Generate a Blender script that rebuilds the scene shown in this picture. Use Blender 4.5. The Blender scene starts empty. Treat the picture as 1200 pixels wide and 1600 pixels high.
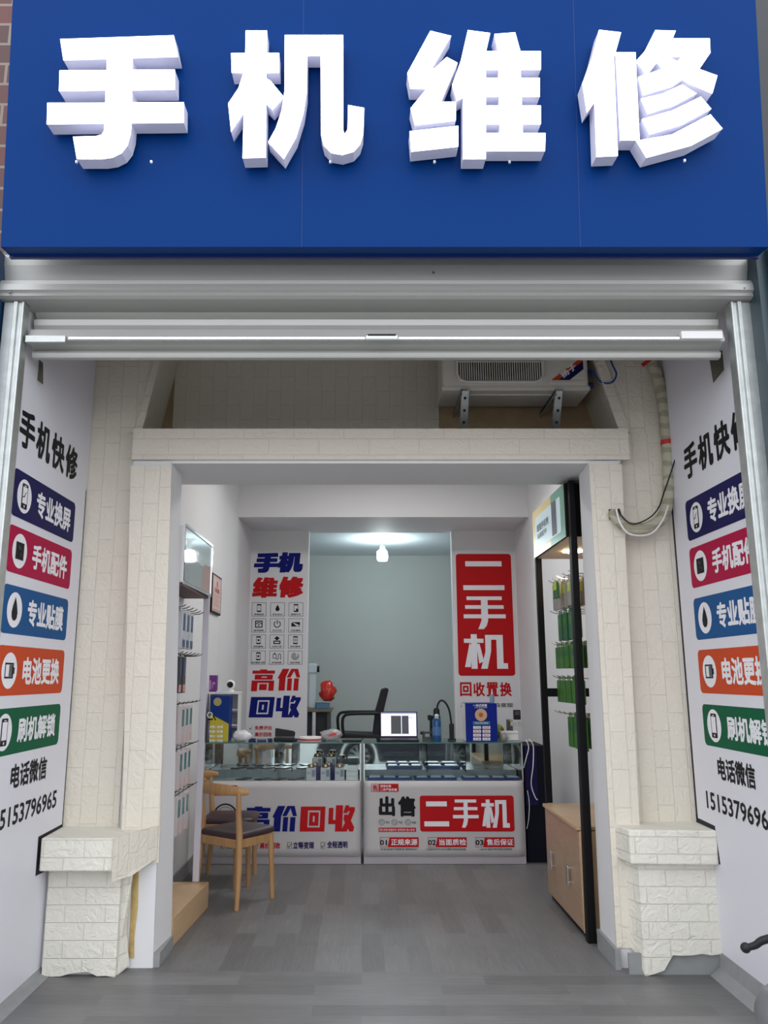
import bpy, bmesh, math, random
from mathutils import Vector, Matrix
random.seed(7)
SC = bpy.context.scene
COL = SC.collection
PI = math.pi

# ------------------------------------------------------------------ camera, sky, exposure
F, CX, CY, EYE = 1250.0, 565.0, 800.0, 1.5
TILT = math.atan(258 / F)
cam = bpy.data.cameras.new('camera')
cam_o = bpy.data.objects.new('camera', cam)
COL.objects.link(cam_o)
cam_o.location = (0, 0, EYE)
cam_o.rotation_euler = (PI / 2 + TILT, 0, 0)
cam.sensor_fit = 'VERTICAL'
cam.sensor_height = 36
cam.sensor_width = 27
cam.lens = F * 36 / 1600
cam.shift_x = (600 - CX) / 1600
cam.clip_start = 0.05
SC.camera = cam_o
SC.view_settings.view_transform = 'Standard'
SC.view_settings.look = 'None'
SC.view_settings.gamma = 1
SC.view_settings.use_curve_mapping = False
SC.view_settings.exposure = 0.75
world = bpy.data.worlds.new('overcast_sky')
SC.world = world
world.use_nodes = True
_n = world.node_tree.nodes
_n['Background'].inputs[0].default_value = (0.93, 0.95, 1.0, 1)
_n['Background'].inputs[1].default_value = 1.36
SC.cycles.max_bounces = 10
SC.cycles.diffuse_bounces = 6
SC.cycles.transparent_max_bounces = 24
SC.cycles.use_denoising = True
SC.cycles.sample_clamp_indirect = 4
ROOM_LIGHT, BULB_LIGHT = 10.5, 75.0

_c, _s = math.cos(TILT), math.sin(TILT)
def _ray(px, py):
    u, v = (px - CX) / F, (CY - py) / F
    return u, _c - v * _s, _s + v * _c
def atY(px, py, Y):
    r = _ray(px, py); t = Y / r[1]
    return Vector((r[0] * t, Y, EYE + r[2] * t))
def atX(px, py, X):
    r = _ray(px, py); t = X / r[0]
    return Vector((X, r[1] * t, EYE + r[2] * t))
def atZ(px, py, Z):
    r = _ray(px, py); t = (Z - EYE) / r[2]
    return Vector((r[0] * t, r[1] * t, Z))

# ------------------------------------------------------------------ materials
MATS = {}
def mat(name, col, rough=0.5, metal=0.0, emit=None, estr=0.0, bump=0.0, bscale=60, var=0.0, vscale=6, spec=0.5, coat=0.0, stretch=None, trans=0.0):
    if name in MATS: return MATS[name]
    m = bpy.data.materials.new(name); MATS[name] = m
    m.use_nodes = True
    nt = m.node_tree; b = nt.nodes['Principled BSDF']
    b.inputs['Base Color'].default_value = (*col, 1)
    b.inputs['Roughness'].default_value = rough
    b.inputs['Metallic'].default_value = metal
    b.inputs['Specular IOR Level'].default_value = spec
    b.inputs['Coat Weight'].default_value = coat
    b.inputs['Transmission Weight'].default_value = trans
    if emit:
        b.inputs['Emission Color'].default_value = (*emit, 1)
        b.inputs['Emission Strength'].default_value = estr
    if var or bump:
        g = nt.nodes.new('ShaderNodeNewGeometry')
        mp = nt.nodes.new('ShaderNodeMapping')
        nt.links.new(g.outputs['Position'], mp.inputs['Vector'])
        if stretch: mp.inputs['Scale'].default_value = stretch
    if var:
        n = nt.nodes.new('ShaderNodeTexNoise'); n.inputs['Scale'].default_value = vscale; n.inputs['Detail'].default_value = 5
        nt.links.new(mp.outputs[0], n.inputs['Vector'])
        mx = nt.nodes.new('ShaderNodeMix'); mx.data_type = 'RGBA'
        mx.inputs[6].default_value = (*[c * (1 - var) for c in col], 1)
        mx.inputs[7].default_value = (*[min(1, c * (1 + var)) for c in col], 1)
        nt.links.new(n.outputs['Fac'], mx.inputs[0])
        nt.links.new(mx.outputs[2], b.inputs['Base Color'])
    if bump:
        n2 = nt.nodes.new('ShaderNodeTexNoise'); n2.inputs['Scale'].default_value = bscale; n2.inputs['Detail'].default_value = 4
        nt.links.new(mp.outputs[0], n2.inputs['Vector'])
        bp = nt.nodes.new('ShaderNodeBump'); bp.inputs['Strength'].default_value = bump; bp.inputs['Distance'].default_value = 0.01
        nt.links.new(n2.outputs['Fac'], bp.inputs['Height'])
        nt.links.new(bp.outputs[0], b.inputs['Normal'])
    return m

def glass(name, tint=(0.94, 0.972, 0.967), refl=1.0):
    if name in MATS: return MATS[name]
    m = bpy.data.materials.new(name); MATS[name] = m; m.use_nodes = True
    nt = m.node_tree; nt.nodes.clear()
    o = nt.nodes.new('ShaderNodeOutputMaterial')
    t = nt.nodes.new('ShaderNodeBsdfTransparent'); t.inputs[0].default_value = (*tint, 1)
    g = nt.nodes.new('ShaderNodeBsdfGlossy'); g.inputs['Roughness'].default_value = 0.02
    f = nt.nodes.new('ShaderNodeFresnel'); f.inputs[0].default_value = 1.45
    mx = nt.nodes.new('ShaderNodeMixShader')
    nt.links.new(f.outputs[0], mx.inputs[0]); nt.links.new(t.outputs[0], mx.inputs[1]); nt.links.new(g.outputs[0], mx.inputs[2])
    nt.links.new(mx.outputs[0], o.inputs[0])
    return m

def foam(name, col, vertical, bw, bh, strength=0.6):
    """embossed foam-brick wallpaper"""
    if name in MATS: return MATS[name]
    m = mat(name, col, 0.55)
    nt = m.node_tree; b = nt.nodes['Principled BSDF']
    g = nt.nodes.new('ShaderNodeNewGeometry')
    sp = nt.nodes.new('ShaderNodeSeparateXYZ'); nt.links.new(g.outputs['Position'], sp.inputs[0])
    ad = nt.nodes.new('ShaderNodeMath'); ad.operation = 'ADD'
    nt.links.new(sp.outputs[0], ad.inputs[0]); nt.links.new(sp.outputs[1], ad.inputs[1])
    cb = nt.nodes.new('ShaderNodeCombineXYZ')
    if vertical:
        nt.links.new(sp.outputs[2], cb.inputs[0]); nt.links.new(ad.outputs[0], cb.inputs[1])
    else:
        nt.links.new(ad.outputs[0], cb.inputs[0]); nt.links.new(sp.outputs[2], cb.inputs[1])
    br = nt.nodes.new('ShaderNodeTexBrick')
    br.inputs['Scale'].default_value = 1.0
    br.inputs['Brick Width'].default_value = bw; br.inputs['Row Height'].default_value = bh
    br.inputs['Mortar Size'].default_value = 0.0035; br.inputs['Mortar Smooth'].default_value = 0.6
    br.inputs['Color1'].default_value = (*col, 1); br.inputs['Color2'].default_value = (*[c * 0.975 for c in col], 1)
    br.inputs['Mortar'].default_value = (*[c * 0.965 for c in col], 1)
    nt.links.new(cb.outputs[0], br.inputs['Vector'])
    nt.links.new(br.outputs['Color'], b.inputs['Base Color'])
    n = nt.nodes.new('ShaderNodeTexNoise'); n.inputs['Scale'].default_value = 17; n.inputs['Detail'].default_value = 4; n.inputs['Distortion'].default_value = 1.6
    nt.links.new(cb.outputs[0], n.inputs['Vector'])
    ma = nt.nodes.new('ShaderNodeMath'); ma.operation = 'MULTIPLY_ADD'
    nt.links.new(br.outputs['Fac'], ma.inputs[0]); ma.inputs[1].default_value = -0.4
    nt.links.new(n.outputs['Fac'], ma.inputs[2])
    bp = nt.nodes.new('ShaderNodeBump'); bp.inputs['Strength'].default_value = strength; bp.inputs['Distance'].default_value = 0.012
    nt.links.new(ma.outputs[0], bp.inputs['Height']); nt.links.new(bp.outputs[0], b.inputs['Normal'])
    return m

def planks(name, along_y):
    if name in MATS: return MATS[name]
    m = mat(name, (0.3, 0.3, 0.3), 0.42)
    nt = m.node_tree; b = nt.nodes['Principled BSDF']
    g = nt.nodes.new('ShaderNodeNewGeometry')
    mp = nt.nodes.new('ShaderNodeMapping')
    if along_y: mp.inputs['Rotation'].default_value = (0, 0, PI / 2)
    nt.links.new(g.outputs['Position'], mp.inputs[0])
    br = nt.nodes.new('ShaderNodeTexBrick')
    br.inputs['Scale'].default_value = 1; br.inputs['Brick Width'].default_value = 0.62; br.inputs['Row Height'].default_value = 0.125
    br.inputs['Mortar Size'].default_value = 0.0012; br.inputs['Mortar Smooth'].default_value = 0.3; br.offset = 0.37
    br.inputs['Color1'].default_value = (0.135, 0.13, 0.126, 1); br.inputs['Color2'].default_value = (0.195, 0.19, 0.185, 1)
    br.inputs['Mortar'].default_value = (0.17, 0.165, 0.16, 1)
    nt.links.new(mp.outputs[0], br.inputs['Vector'])
    st = nt.nodes.new('ShaderNodeMapping'); st.inputs['Scale'].default_value = (3, 60, 1)
    nt.links.new(mp.outputs[0], st.inputs[0])
    n = nt.nodes.new('ShaderNodeTexNoise'); n.inputs['Scale'].default_value = 1.6; n.inputs['Detail'].default_value = 6; n.inputs['Roughness'].default_value = 0.65
    nt.links.new(st.outputs[0], n.inputs['Vector'])
    n2 = nt.nodes.new('ShaderNodeTexNoise'); n2.inputs['Scale'].default_value = 4.0; n2.inputs['Detail'].default_value = 4
    nt.links.new(mp.outputs[0], n2.inputs['Vector'])
    mx = nt.nodes.new('ShaderNodeMix'); mx.data_type = 'RGBA'; mx.blend_type = 'OVERLAY'; mx.inputs[0].default_value = 0.75
    nt.links.new(br.outputs['Color'], mx.inputs[6]); nt.links.new(n.outputs['Color'], mx.inputs[7])
    hs = nt.nodes.new('ShaderNodeHueSaturation'); hs.inputs['Saturation'].default_value = 0.12
    nt.links.new(mx.outputs[2], hs.inputs['Color'])
    mx2 = nt.nodes.new('ShaderNodeMix'); mx2.data_type = 'RGBA'; mx2.blend_type = 'MULTIPLY'; mx2.inputs[0].default_value = 0.25
    nt.links.new(hs.outputs[0], mx2.inputs[6]); nt.links.new(n2.outputs['Fac'], mx2.inputs[7])
    nt.links.new(mx2.outputs[2], b.inputs['Base Color'])
    rr = nt.nodes.new('ShaderNodeMapRange'); rr.inputs[3].default_value = 0.33; rr.inputs[4].default_value = 0.55
    nt.links.new(n.outputs['Fac'], rr.inputs[0]); nt.links.new(rr.outputs[0], b.inputs['Roughness'])
    return m

def wood(name, c1, c2, rough=0.4, scale=(40, 40, 4)):
    if name in MATS: return MATS[name]
    m = mat(name, c1, rough)
    nt = m.node_tree; b = nt.nodes['Principled BSDF']
    tc = nt.nodes.new('ShaderNodeTexCoord'); mp = nt.nodes.new('ShaderNodeMapping'); mp.inputs['Scale'].default_value = scale
    nt.links.new(tc.outputs['Object'], mp.inputs[0])
    n = nt.nodes.new('ShaderNodeTexNoise'); n.inputs['Scale'].default_value = 1.0; n.inputs['Detail'].default_value = 5
    nt.links.new(mp.outputs[0], n.inputs['Vector'])
    r = nt.nodes.new('ShaderNodeValToRGB')
    r.color_ramp.elements[0].position = 0.3; r.color_ramp.elements[0].color = (*c2, 1)
    r.color_ramp.elements[1].position = 0.7; r.color_ramp.elements[1].color = (*c1, 1)
    nt.links.new(n.outputs['Fac'], r.inputs[0]); nt.links.new(r.outputs[0], b.inputs['Base Color'])
    return m

# ------------------------------------------------------------------ mesh helpers
class MB:
    def __init__(self): self.v, self.f, self.cuts = [], [], []
    def add(self, vs, fs):
        k = len(self.v); self.cuts.append((k, len(self.f)))
        self.v += [Vector(p) for p in vs]; self.f += [tuple(i + k for i in q) for q in fs]
        return self
    def box(self, x0, x1, y0, y1, z0, z1, M=None):
        vs = [Vector((x, y, z)) for z in (z0, z1) for y in (y0, y1) for x in (x0, x1)]
        if M: vs = [M @ p for p in vs]
        return self.add(vs, [(0, 2, 3, 1), (4, 5, 7, 6), (0, 1, 5, 4), (2, 6, 7, 3), (0, 4, 6, 2), (1, 3, 7, 5)])
    def prism(self, pts, vec):
        """closed polygon (3D points) swept along vec"""
        n = len(pts); vec = Vector(vec)
        a = [Vector(p) for p in pts]
        return self.add(a + [p + vec for p in a], [tuple(range(n))[::-1], tuple(range(n, 2 * n))] + [(i, (i + 1) % n, n + (i + 1) % n, n + i) for i in range(n)])
    def loft(self, rings, caps=True):
        n = len(rings[0]); vs = [p for r in rings for p in r]
        fs = [(k * n + i, k * n + (i + 1) % n, (k + 1) * n + (i + 1) % n, (k + 1) * n + i) for k in range(len(rings) - 1) for i in range(n)]
        if caps: fs += [tuple(range(n))[::-1], tuple(range((len(rings) - 1) * n, len(rings) * n))]
        return self.add(vs, fs)
    def tube(self, path, r, seg=10, ry=None):
        """round tube along points; r a number or one per point; ry second radius for flat tubes (vertical)"""
        P = [Vector(p) for p in path]; n = len(P); rings = []; prev = None
        for i in range(n):
            d = (P[min(i + 1, n - 1)] - P[max(i - 1, 0)]).normalized()
            if prev is None:
                up = Vector((0, 0, 1)) if abs(d.z) < 0.9 else Vector((0, 1, 0))
                a = d.cross(up).normalized()
            else: a = (prev - d * prev.dot(d)).normalized()
            prev = a; b = a.cross(d).normalized()
            ra = r[i] if isinstance(r, (list, tuple)) else r
            rb = ra if ry is None else (ry[i] if isinstance(ry, (list, tuple)) else ry)
            rings.append([P[i] + a * ra * math.cos(2 * PI * k / seg) + b * rb * math.sin(2 * PI * k / seg) for k in range(seg)])
        return self.loft(rings)
    def lathe(self, prof, centre, axis='z', seg=24):
        """profile [(radius, height)] turned about an axis through centre"""
        c = Vector(centre); rings = []
        for r, h in prof:
            ring = []
            for k in range(seg):
                a = 2 * PI * k / seg; x, y = r * math.cos(a), r * math.sin(a)
                ring.append(c + (Vector((x, y, h)) if axis == 'z' else Vector((x, h, -y)) if axis == 'y' else Vector((h, x, y))))
            rings.append(ring)
        return self.loft(rings)
    def mesh(self, name):
        me = bpy.data.meshes.new(name); me.from_pydata(self.v, [], self.f); me.update()
        bm = bmesh.new(); bm.from_mesh(me); bmesh.ops.recalc_face_normals(bm, faces=bm.faces); bm.to_mesh(me); bm.free()
        return me

def split_print(mb):
    """print of one colour -> one mesh per line or block of print"""
    n = len(mb.cuts); ends = mb.cuts[1:] + [(len(mb.v), len(mb.f))]; bx = []
    for (a, _), (b, _) in zip(mb.cuts, ends):
        q = mb.v[a:b]; bx.append(([min(p[i] for p in q) for i in range(3)], [max(p[i] for p in q) for i in range(3)]))
    siz = [max(h[i] - l[i] for i in range(3)) for l, h in bx]; root = list(range(n))
    def find(i):
        while root[i] != i: i = root[i]
        return i
    for i in range(n):
        for j in range(i):
            if find(i) != find(j) and math.sqrt(sum(max(0, bx[i][0][k] - bx[j][1][k], bx[j][0][k] - bx[i][1][k]) ** 2 for k in range(3))) <= max(.015, .2 * min(siz[i], siz[j])): root[find(i)] = find(j)
    out = {}
    for i in range(n):
        g = out.setdefault(find(i), MB()); (a, fa), (b, fb) = mb.cuts[i], ends[i]; k = len(g.v)
        g.v += mb.v[a:b]; g.f += [tuple(x - a + k for x in q) for q in mb.f[fa:fb]]
    return list(out.values())

def obj(name, mb, material, parent=None, bevel=0.0, smooth=False, seg=2, flat=False):
    if isinstance(mb, MB) and name.split('_')[-1] in ('lettering', 'print', 'marks') and len(mb.cuts) > 1:
        gs = split_print(mb)
        if len(gs) > 1 and len(gs) < 30: return [obj(name, g, material, parent) for g in gs][0] if not any(setattr(g, 'cuts', []) for g in gs) else None
    me = mb.mesh(name) if isinstance(mb, MB) else mb
    me.materials.append(material)
    o = bpy.data.objects.new(name, me); COL.objects.link(o)
    if parent is not None:
        o.parent = parent
        if parent.parent is None: o.matrix_parent_inverse = Matrix.Translation(parent.location).inverted()
    if bevel:
        m = o.modifiers.new('bevel', 'BEVEL'); m.width = bevel; m.segments = seg; m.limit_method = 'ANGLE'; m.angle_limit = math.radians(35)
    if smooth:
        for p in me.polygons: p.use_smooth = True
        if smooth != 'all': me.set_sharp_from_angle(angle=math.radians(40))
    return o

def tag(o, label=None, cat=None, group=None, kind=None):
    if label: o['label'] = label
    if cat: o['category'] = cat
    if group: o['group'] = group
    if kind: o['kind'] = kind
    return o
def thing(name, label, cat, loc=(0, 0, 0), group=None):
    o = bpy.data.objects.new(name, None); COL.objects.link(o); o.location = loc; o.empty_display_size = 0.1
    return tag(o, label, cat, group)
def struct(name, mb, m, **k): return tag(obj(name, mb, m, **k), kind='structure')
def kids(o): return [c for c in bpy.data.objects if c.parent == o]
def dup(root, loc=None, rotz=None, label=None, group=None):
    r = root.copy(); COL.objects.link(r)
    if loc is not None: r.location = loc
    if rotz is not None: r.rotation_euler = (0, 0, rotz)
    if label: r['label'] = label
    if group: r['group'] = group
    for ch in kids(root):
        c = ch.copy(); COL.objects.link(c); c.parent = r; c.matrix_parent_inverse = ch.matrix_parent_inverse.copy()
        for g in kids(ch):
            d = g.copy(); COL.objects.link(d); d.parent = c; d.matrix_parent_inverse = g.matrix_parent_inverse.copy()
    return r

# ------------------------------------------------------------------ printed graphics on a plane
_TX = {}
def text_shape(s):
    if s in _TX: return _TX[s]
    c = bpy.data.curves.new('tmp_text', 'FONT'); c.body = s; c.resolution_u = 2
    o = bpy.data.objects.new('tmp_text', c); COL.objects.link(o)
    bpy.context.view_layer.update()
    dg = bpy.context.evaluated_depsgraph_get()
    me = bpy.data.meshes.new_from_object(o.evaluated_get(dg))
    vs = [(v.co.x, v.co.y) for v in me.vertices]; fs = [tuple(p.vertices) for p in me.polygons]
    bpy.data.objects.remove(o); bpy.data.curves.remove(c); bpy.data.meshes.remove(me)
    x0 = min(v[0] for v in vs); x1 = max(v[0] for v in vs); y0 = min(v[1] for v in vs); y1 = max(v[1] for v in vs)
    _TX[s] = ([((x - x0) / (x1 - x0), (y - y0) / (y1 - y0)) for x, y in vs], fs)
    return _TX[s]

class Plane:
    """a printed plane: origin, u to the reader's right, v up; n points at the reader"""
    def __init__(self, o, u, v):
        self.o, self.u, self.v = Vector(o), Vector(u).normalized(), Vector(v).normalized(); self.n = self.u.cross(self.v)
    def p(self, u, v, n=0.0): return self.o + self.u * u + self.v * v + self.n * n
    def uv(self, q): d = Vector(q) - self.o; return d.dot(self.u), d.dot(self.v)
    def hit(self, px, py, n=0.0):
        r = Vector(_ray(px, py)); c = Vector((0, 0, EYE)); o = self.o + self.n * n
        return c + r * ((o - c).dot(self.n) / r.dot(self.n))
    def poly(self, mb, pts, n=0.001, depth=0.0):
        if depth: return mb.prism([self.p(a, b, n - depth) for a, b in pts], self.n * depth)
        return mb.add([self.p(a, b, n) for a, b in pts], [tuple(range(len(pts)))])
    def rect(self, mb, u0, v0, u1, v1, n=0.001, depth=0.0): return self.poly(mb, [(u0, v0), (u1, v0), (u1, v1), (u0, v1)], n, depth)
    def rrect(self, mb, u0, v0, u1, v1, r, n=0.001, depth=0.0, seg=5):
        pts = []
        for cu, cv, a0 in ((u1 - r, v0 + r, -PI / 2), (u1 - r, v1 - r, 0), (u0 + r, v1 - r, PI / 2), (u0 + r, v0 + r, PI)):
            pts += [(cu + r * math.cos(a0 + PI / 2 * k / seg), cv + r * math.sin(a0 + PI / 2 * k / seg)) for k in range(seg + 1)]
        return self.poly(mb, pts, n, depth)
    def disc(self, mb, cu, cv, r, n=0.001, seg=24, ru=None):
        return self.poly(mb, [(cu + (ru or r) * math.cos(2 * PI * k / seg), cv + r * math.sin(2 * PI * k / seg)) for k in range(seg)], n)
    def ring(self, mb, cu, cv, r0, r1, n=0.001, a0=0.0, a1=2 * PI, seg=28):
        for k in range(seg):
            a, b = a0 + (a1 - a0) * k / seg, a0 + (a1 - a0) * (k + 1) / seg
            self.poly(mb, [(cu + r0 * math.cos(a), cv + r0 * math.sin(a)), (cu + r1 * math.cos(a), cv + r1 * math.sin(a)), (cu + r1 * math.cos(b), cv + r1 * math.sin(b)), (cu + r0 * math.cos(b), cv + r0 * math.sin(b))], n)
    def frame(self, mb, u0, v0, u1, v1, t, n=0.001):
        self.rect(mb, u0, v0, u1, v0 + t, n); self.rect(mb, u0, v1 - t, u1, v1, n); self.rect(mb, u0, v0, u0 + t, v1, n); self.rect(mb, u1 - t, v0, u1, v1, n)
    def text(self, mb, s, u0, v0, u1, v1, bold=0.0, n=0.002):
        vs, fs = text_shape(s); h = (v1 - v0) * bold
        w = h
        sh = [(0, 0)] if not bold else [(0, 0)] + [(w * math.cos(a * PI / 4), h * math.sin(a * PI / 4)) for a in range(8)]
        a0, a1, b0, b1 = u0 + w, u1 - w, v0 + h, v1 - h
        for i, (du, dv) in enumerate(sh):
            mb.add([self.p(a0 + x * (a1 - a0) + du, b0 + y * (b1 - b0) + dv, n + i * 4e-5) for x, y in vs], fs)
    def glyph(self, mb, ch, u0, v0, u1, v1, slant=0.0, n=0.002, bold=0.0):
        w = (v1 - v0) * bold; u0, u1, v0, v1 = u0 + w, u1 - w, v0 + w * .4, v1 - w * .4; i = 0
        for du, dv in ([(0, 0)] if not bold else [(-w, -w * .4), (w, -w * .4), (-w, w * .4), (w, w * .4), (0, 0)]):
            for q in unit_glyph(ch):
                self.poly(mb, [(u0 + du + x * (u1 - u0) + slant * (1 - y - 0.5) * (v1 - v0), v1 + dv - y * (v1 - v0)) for x, y in q], n + i * 4e-5); i += 1

def R(x0, y0, x1, y1): return [(x0, y0), (x1, y0), (x1, y1), (x0, y1)]
SIGN_CH = {  # heavy sign-writer's strokes; outlines at twice the photograph's scale
 '手': [[(188,122),(543,110),(556,177),(198,188)], [(186,220),(546,217),(546,280),(184,284)], [(148,321),(574,319),(574,383),(146,388)],
        [(336,150),(414,150),(411,385),(408,420),(398,455),(380,478),(352,492),(320,497),(240,497),(228,427),(300,425),(318,420),(325,408),(326,385)]],
 '机': [[(722,166),(872,165),(872,227),(724,227)], [(768,95),(834,95),(830,492),(758,494)], [(770,200),(772,335),(722,412),(713,323),(745,275)],
        [(826,240),(846,253),(887,303),(852,343),(826,318)],
        [(890,109),(1072,109),(1072,405),(1077,419),(1086,405),(1088,328),(1138,337),(1135,420),(1125,452),(1105,474),(1070,484),(1035,478),(1012,455),(1003,420),(1002,174),(960,174),(958,290),(948,355),(925,430),(887,497),(838,444),(862,400),(880,345),(889,285)]],
 '维': [[(145,96),(210,112),(150,213),(158,213),(196,178),(230,196),(178,318),(225,318),(224,377),(96,391),(83,338),(133,277),(82,277),(73,228)],
        [(80,410),(232,393),(232,458),(85,474)], [(262,94),(332,103),(318,165),(318,497),(247,497),(247,305),(228,315),(213,265),(240,190)],
        [(345,106),(410,101),(428,166),(358,166)], R(310,160,490,218), R(310,243,487,302), R(310,330,490,388), [(310,416),(505,416),(503,472),(310,472)], [(357,160),(425,160),(434,420),(362,420)]],
 '修': [[(672,93),(741,101),(719,180),(731,487),(664,490),(658,320),(634,352),(620,262),(650,180)], [(724,163),(786,163),(799,438),(739,438)],
        [(848,94),(912,96),(890,150),(820,235),(788,190),(815,160)], [(870,120),(1018,120),(1020,165),(945,176),(870,176)],
        [(945,165),(1020,165),(985,215),(900,270),(810,297),(795,240),(870,215),(915,192)], [(862,165),(915,190),(1042,236),(1026,292),(955,262),(870,215),(845,185)],
        [(803,308),(870,292),(932,264),(977,292),(905,330),(824,356)], [(806,372),(900,345),(990,302),(1023,340),(930,390),(830,420)], [(788,440),(900,420),(1020,357),(1058,402),(960,455),(820,493)]],
}
_UG = {
 '高': [R(.33,0,.65,.07), R(0,.05,1,.2), R(.12,.24,.92,.33), R(.12,.38,.92,.47), R(.12,.24,.42,.47), R(.66,.24,.92,.47), R(0,.51,1,.62), R(0,.51,.27,1), R(.76,.51,1,.98), R(.35,.67,.69,.95)],
 '价': [[(.2,0),(.5,0),(.36,.4),(.36,1),(.08,1),(.08,.45),(0,.45)], [(.58,0),(.76,0),(.58,.4),(.4,.4)], [(.68,0),(.88,0),(1,.4),(.84,.4)], R(.45,.44,.65,1), R(.74,.44,.95,1)],
 '回': [R(0,0,1,.16), R(0,.84,1,1), R(0,0,.3,1), R(.8,0,1,1), R(.36,.23,.74,.38), R(.36,.62,.74,.77), R(.36,.23,.51,.77), R(.58,.23,.74,.77)],
 '收': [R(0,.1,.18,.72), R(0,.56,.4,.72), R(.27,0,.54,1), [(.64,0),(.78,0),(.72,.3),(.56,.3)], R(.62,.07,1,.23), [(.6,.36),(.74,.36),(1,.84),(.96,1),(.82,1),(.58,.55)], [(.82,.2),(1,.2),(.72,1),(.5,1)]],
 '二': [R(.08,0,.92,.2), R(0,.8,1,1)],
 '手t': [R(.08,0,.92,.11), R(.04,.27,.96,.38), R(0,.55,1,.67), [(.42,.05),(.58,.05),(.58,.74),(.54,.9),(.47,1),(.34,1),(.38,.88),(.42,.74)]],
 '机t': [R(0,.13,.45,.25), R(.16,0,.3,1), [(.13,.25),(.2,.45),(.14,.95),(.01,.95)], [(.28,.28),(.36,.28),(.45,.78),(.34,.85)],
        [(.49,.02),(.9,.02),(.9,.84),(1,.84),(1,1),(.75,1),(.75,.16),(.63,.16),(.62,.5),(.53,1),(.38,1),(.49,.5)]],
}
def unit_glyph(ch):
    if ch not in _UG:
        q = SIGN_CH[ch]; xs = [p[0] for s in q for p in s]; ys = [p[1] for s in q for p in s]
        x0, x1, y0, y1 = min(xs), max(xs), min(ys), max(ys)
        _UG[ch] = [[((x - x0) / (x1 - x0), (y - y0) / (y1 - y0)) for x, y in s] for s in q]
    return _UG[ch]

# ------------------------------------------------------------------ palette
M_white = mat('white plaster', (0.72, 0.72, 0.73), 0.7, bump=0.08, bscale=18, var=0.03, vscale=3)
M_room = mat('shop wall paint', (0.74, 0.74, 0.75), 0.7, bump=0.05, bscale=20, var=0.03, vscale=2)
M_back = mat('back room paint', (0.46, 0.49, 0.47), 0.7, var=0.04, vscale=2)
M_ceil = mat('ceiling paint', (0.78, 0.8, 0.82), 0.8)
M_foamv = foam('foam brick upright', (0.74, 0.69, 0.59), True, 0.2, 0.092)
M_foamh = foam('foam brick level', (0.79, 0.77, 0.68), False, 0.21, 0.085, 0.8)
M_foamb = foam('foam brick lintel', (0.73, 0.67, 0.58), False, 0.3, 0.1)
M_tan = mat('bare plaster', (0.44, 0.32, 0.19), 0.85, bump=0.3, var=0.2, vscale=8)
M_vinyl = mat('glossy white vinyl', (0.72, 0.72, 0.78), 0.35, var=0.02, vscale=1.5)
M_cove = mat('grey vinyl skirting', (0.27, 0.28, 0.28), 0.5, var=0.2, vscale=14)
M_black = mat('black print', (0.012, 0.012, 0.014), 0.55, spec=0.12)
M_navy = mat('navy print', (0.00936, 0.00936, 0.078), 0.55, spec=0.12)
M_blueP = mat('blue print', (0.0078, 0.0858, 0.2574), 0.55, spec=0.12)
M_mag = mat('crimson print', (0.4056, 0.0039, 0.0546), 0.55, spec=0.12)
M_orange = mat('orange print', (0.5616, 0.0663, 0.01716), 0.55, spec=0.12)
M_green = mat('green print', (0, 0.1014, 0.0429), 0.55, spec=0.12)
M_red = mat('red print', (0.4836, 0.00936, 0.01248), 0.55, spec=0.12)
M_dblue = mat('deep blue print', (0.00468, 0.00936, 0.156), 0.55, spec=0.12)
M_wprint = mat('white print', (0.82, 0.82, 0.86), 0.4)
M_pap = mat('poster paper', (0.68, 0.68, 0.7), 0.45)
M_ban = mat('banner cloth', (0.52, 0.5, 0.5), 0.55, bump=0.1, bscale=9)
M_alu = mat('mill aluminium', (0.62, 0.64, 0.64), 0.38, 0.85, var=0.12, vscale=9, stretch=(0.3, 1, 6))
M_shut = mat('shutter slat', (0.47, 0.475, 0.455), 0.42, 0.35, var=0.08, vscale=7, stretch=(0.3, 1, 5))
M_steel = mat('galvanised steel', (0.5, 0.53, 0.52), 0.42, 0.8, var=0.25, vscale=18)
M_chrome = mat('chrome', (0.75, 0.75, 0.76), 0.15, 1.0)
M_dark = mat('black plastic', (0.012, 0.012, 0.014), 0.45, spec=0.25)
M_blk = mat('black powder coat', (0.006, 0.006, 0.007), 0.5, spec=0.15)
M_wp = mat('white plastic', (0.78, 0.78, 0.77), 0.4)
M_glass = glass('clear glass')
M_edge = mat('green glass edge', (0.08, 0.22, 0.2), 0.15)
M_wood = wood('beech wood', (0.46, 0.27, 0.12), (0.36, 0.19, 0.075))
M_board = wood('pale laminate', (0.56, 0.39, 0.22), (0.5, 0.33, 0.18), 0.35, (6, 6, 60))
M_leather = mat('brown leatherette', (0.04, 0.021, 0.025), 0.38, bump=0.15, bscale=120)
M_cab = mat('mauve grey panel', (0.42, 0.39, 0.42), 0.5)

# ------------------------------------------------------------------ the setting
XL, XR = -1.66, 1.86          # side walls of the entrance
WY0, WY1 = 4.70, 4.92         # front wall of the shop
struct('floor', MB().box(-1.6, 2.1, 4.55, 12.2, -0.05, 0), planks('grey plank vinyl', True))
struct('floor_entrance', MB().box(-1.9, 2.1, 3.55, 4.55, -0.05, 0), planks('grey plank vinyl crosswise', False))
struct('ground', MB().box(-30, 30, -25, 3.45, -0.45, -0.3), mat('street paving', (0.3, 0.3, 0.29), 0.8, var=0.2, vscale=3))
struct('trim_threshold', MB().box(-1.9, 2.1, 3.4, 3.55, -0.3, 0.0), mat('kerb stone', (0.35, 0.34, 0.33), 0.8, var=0.15))

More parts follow.
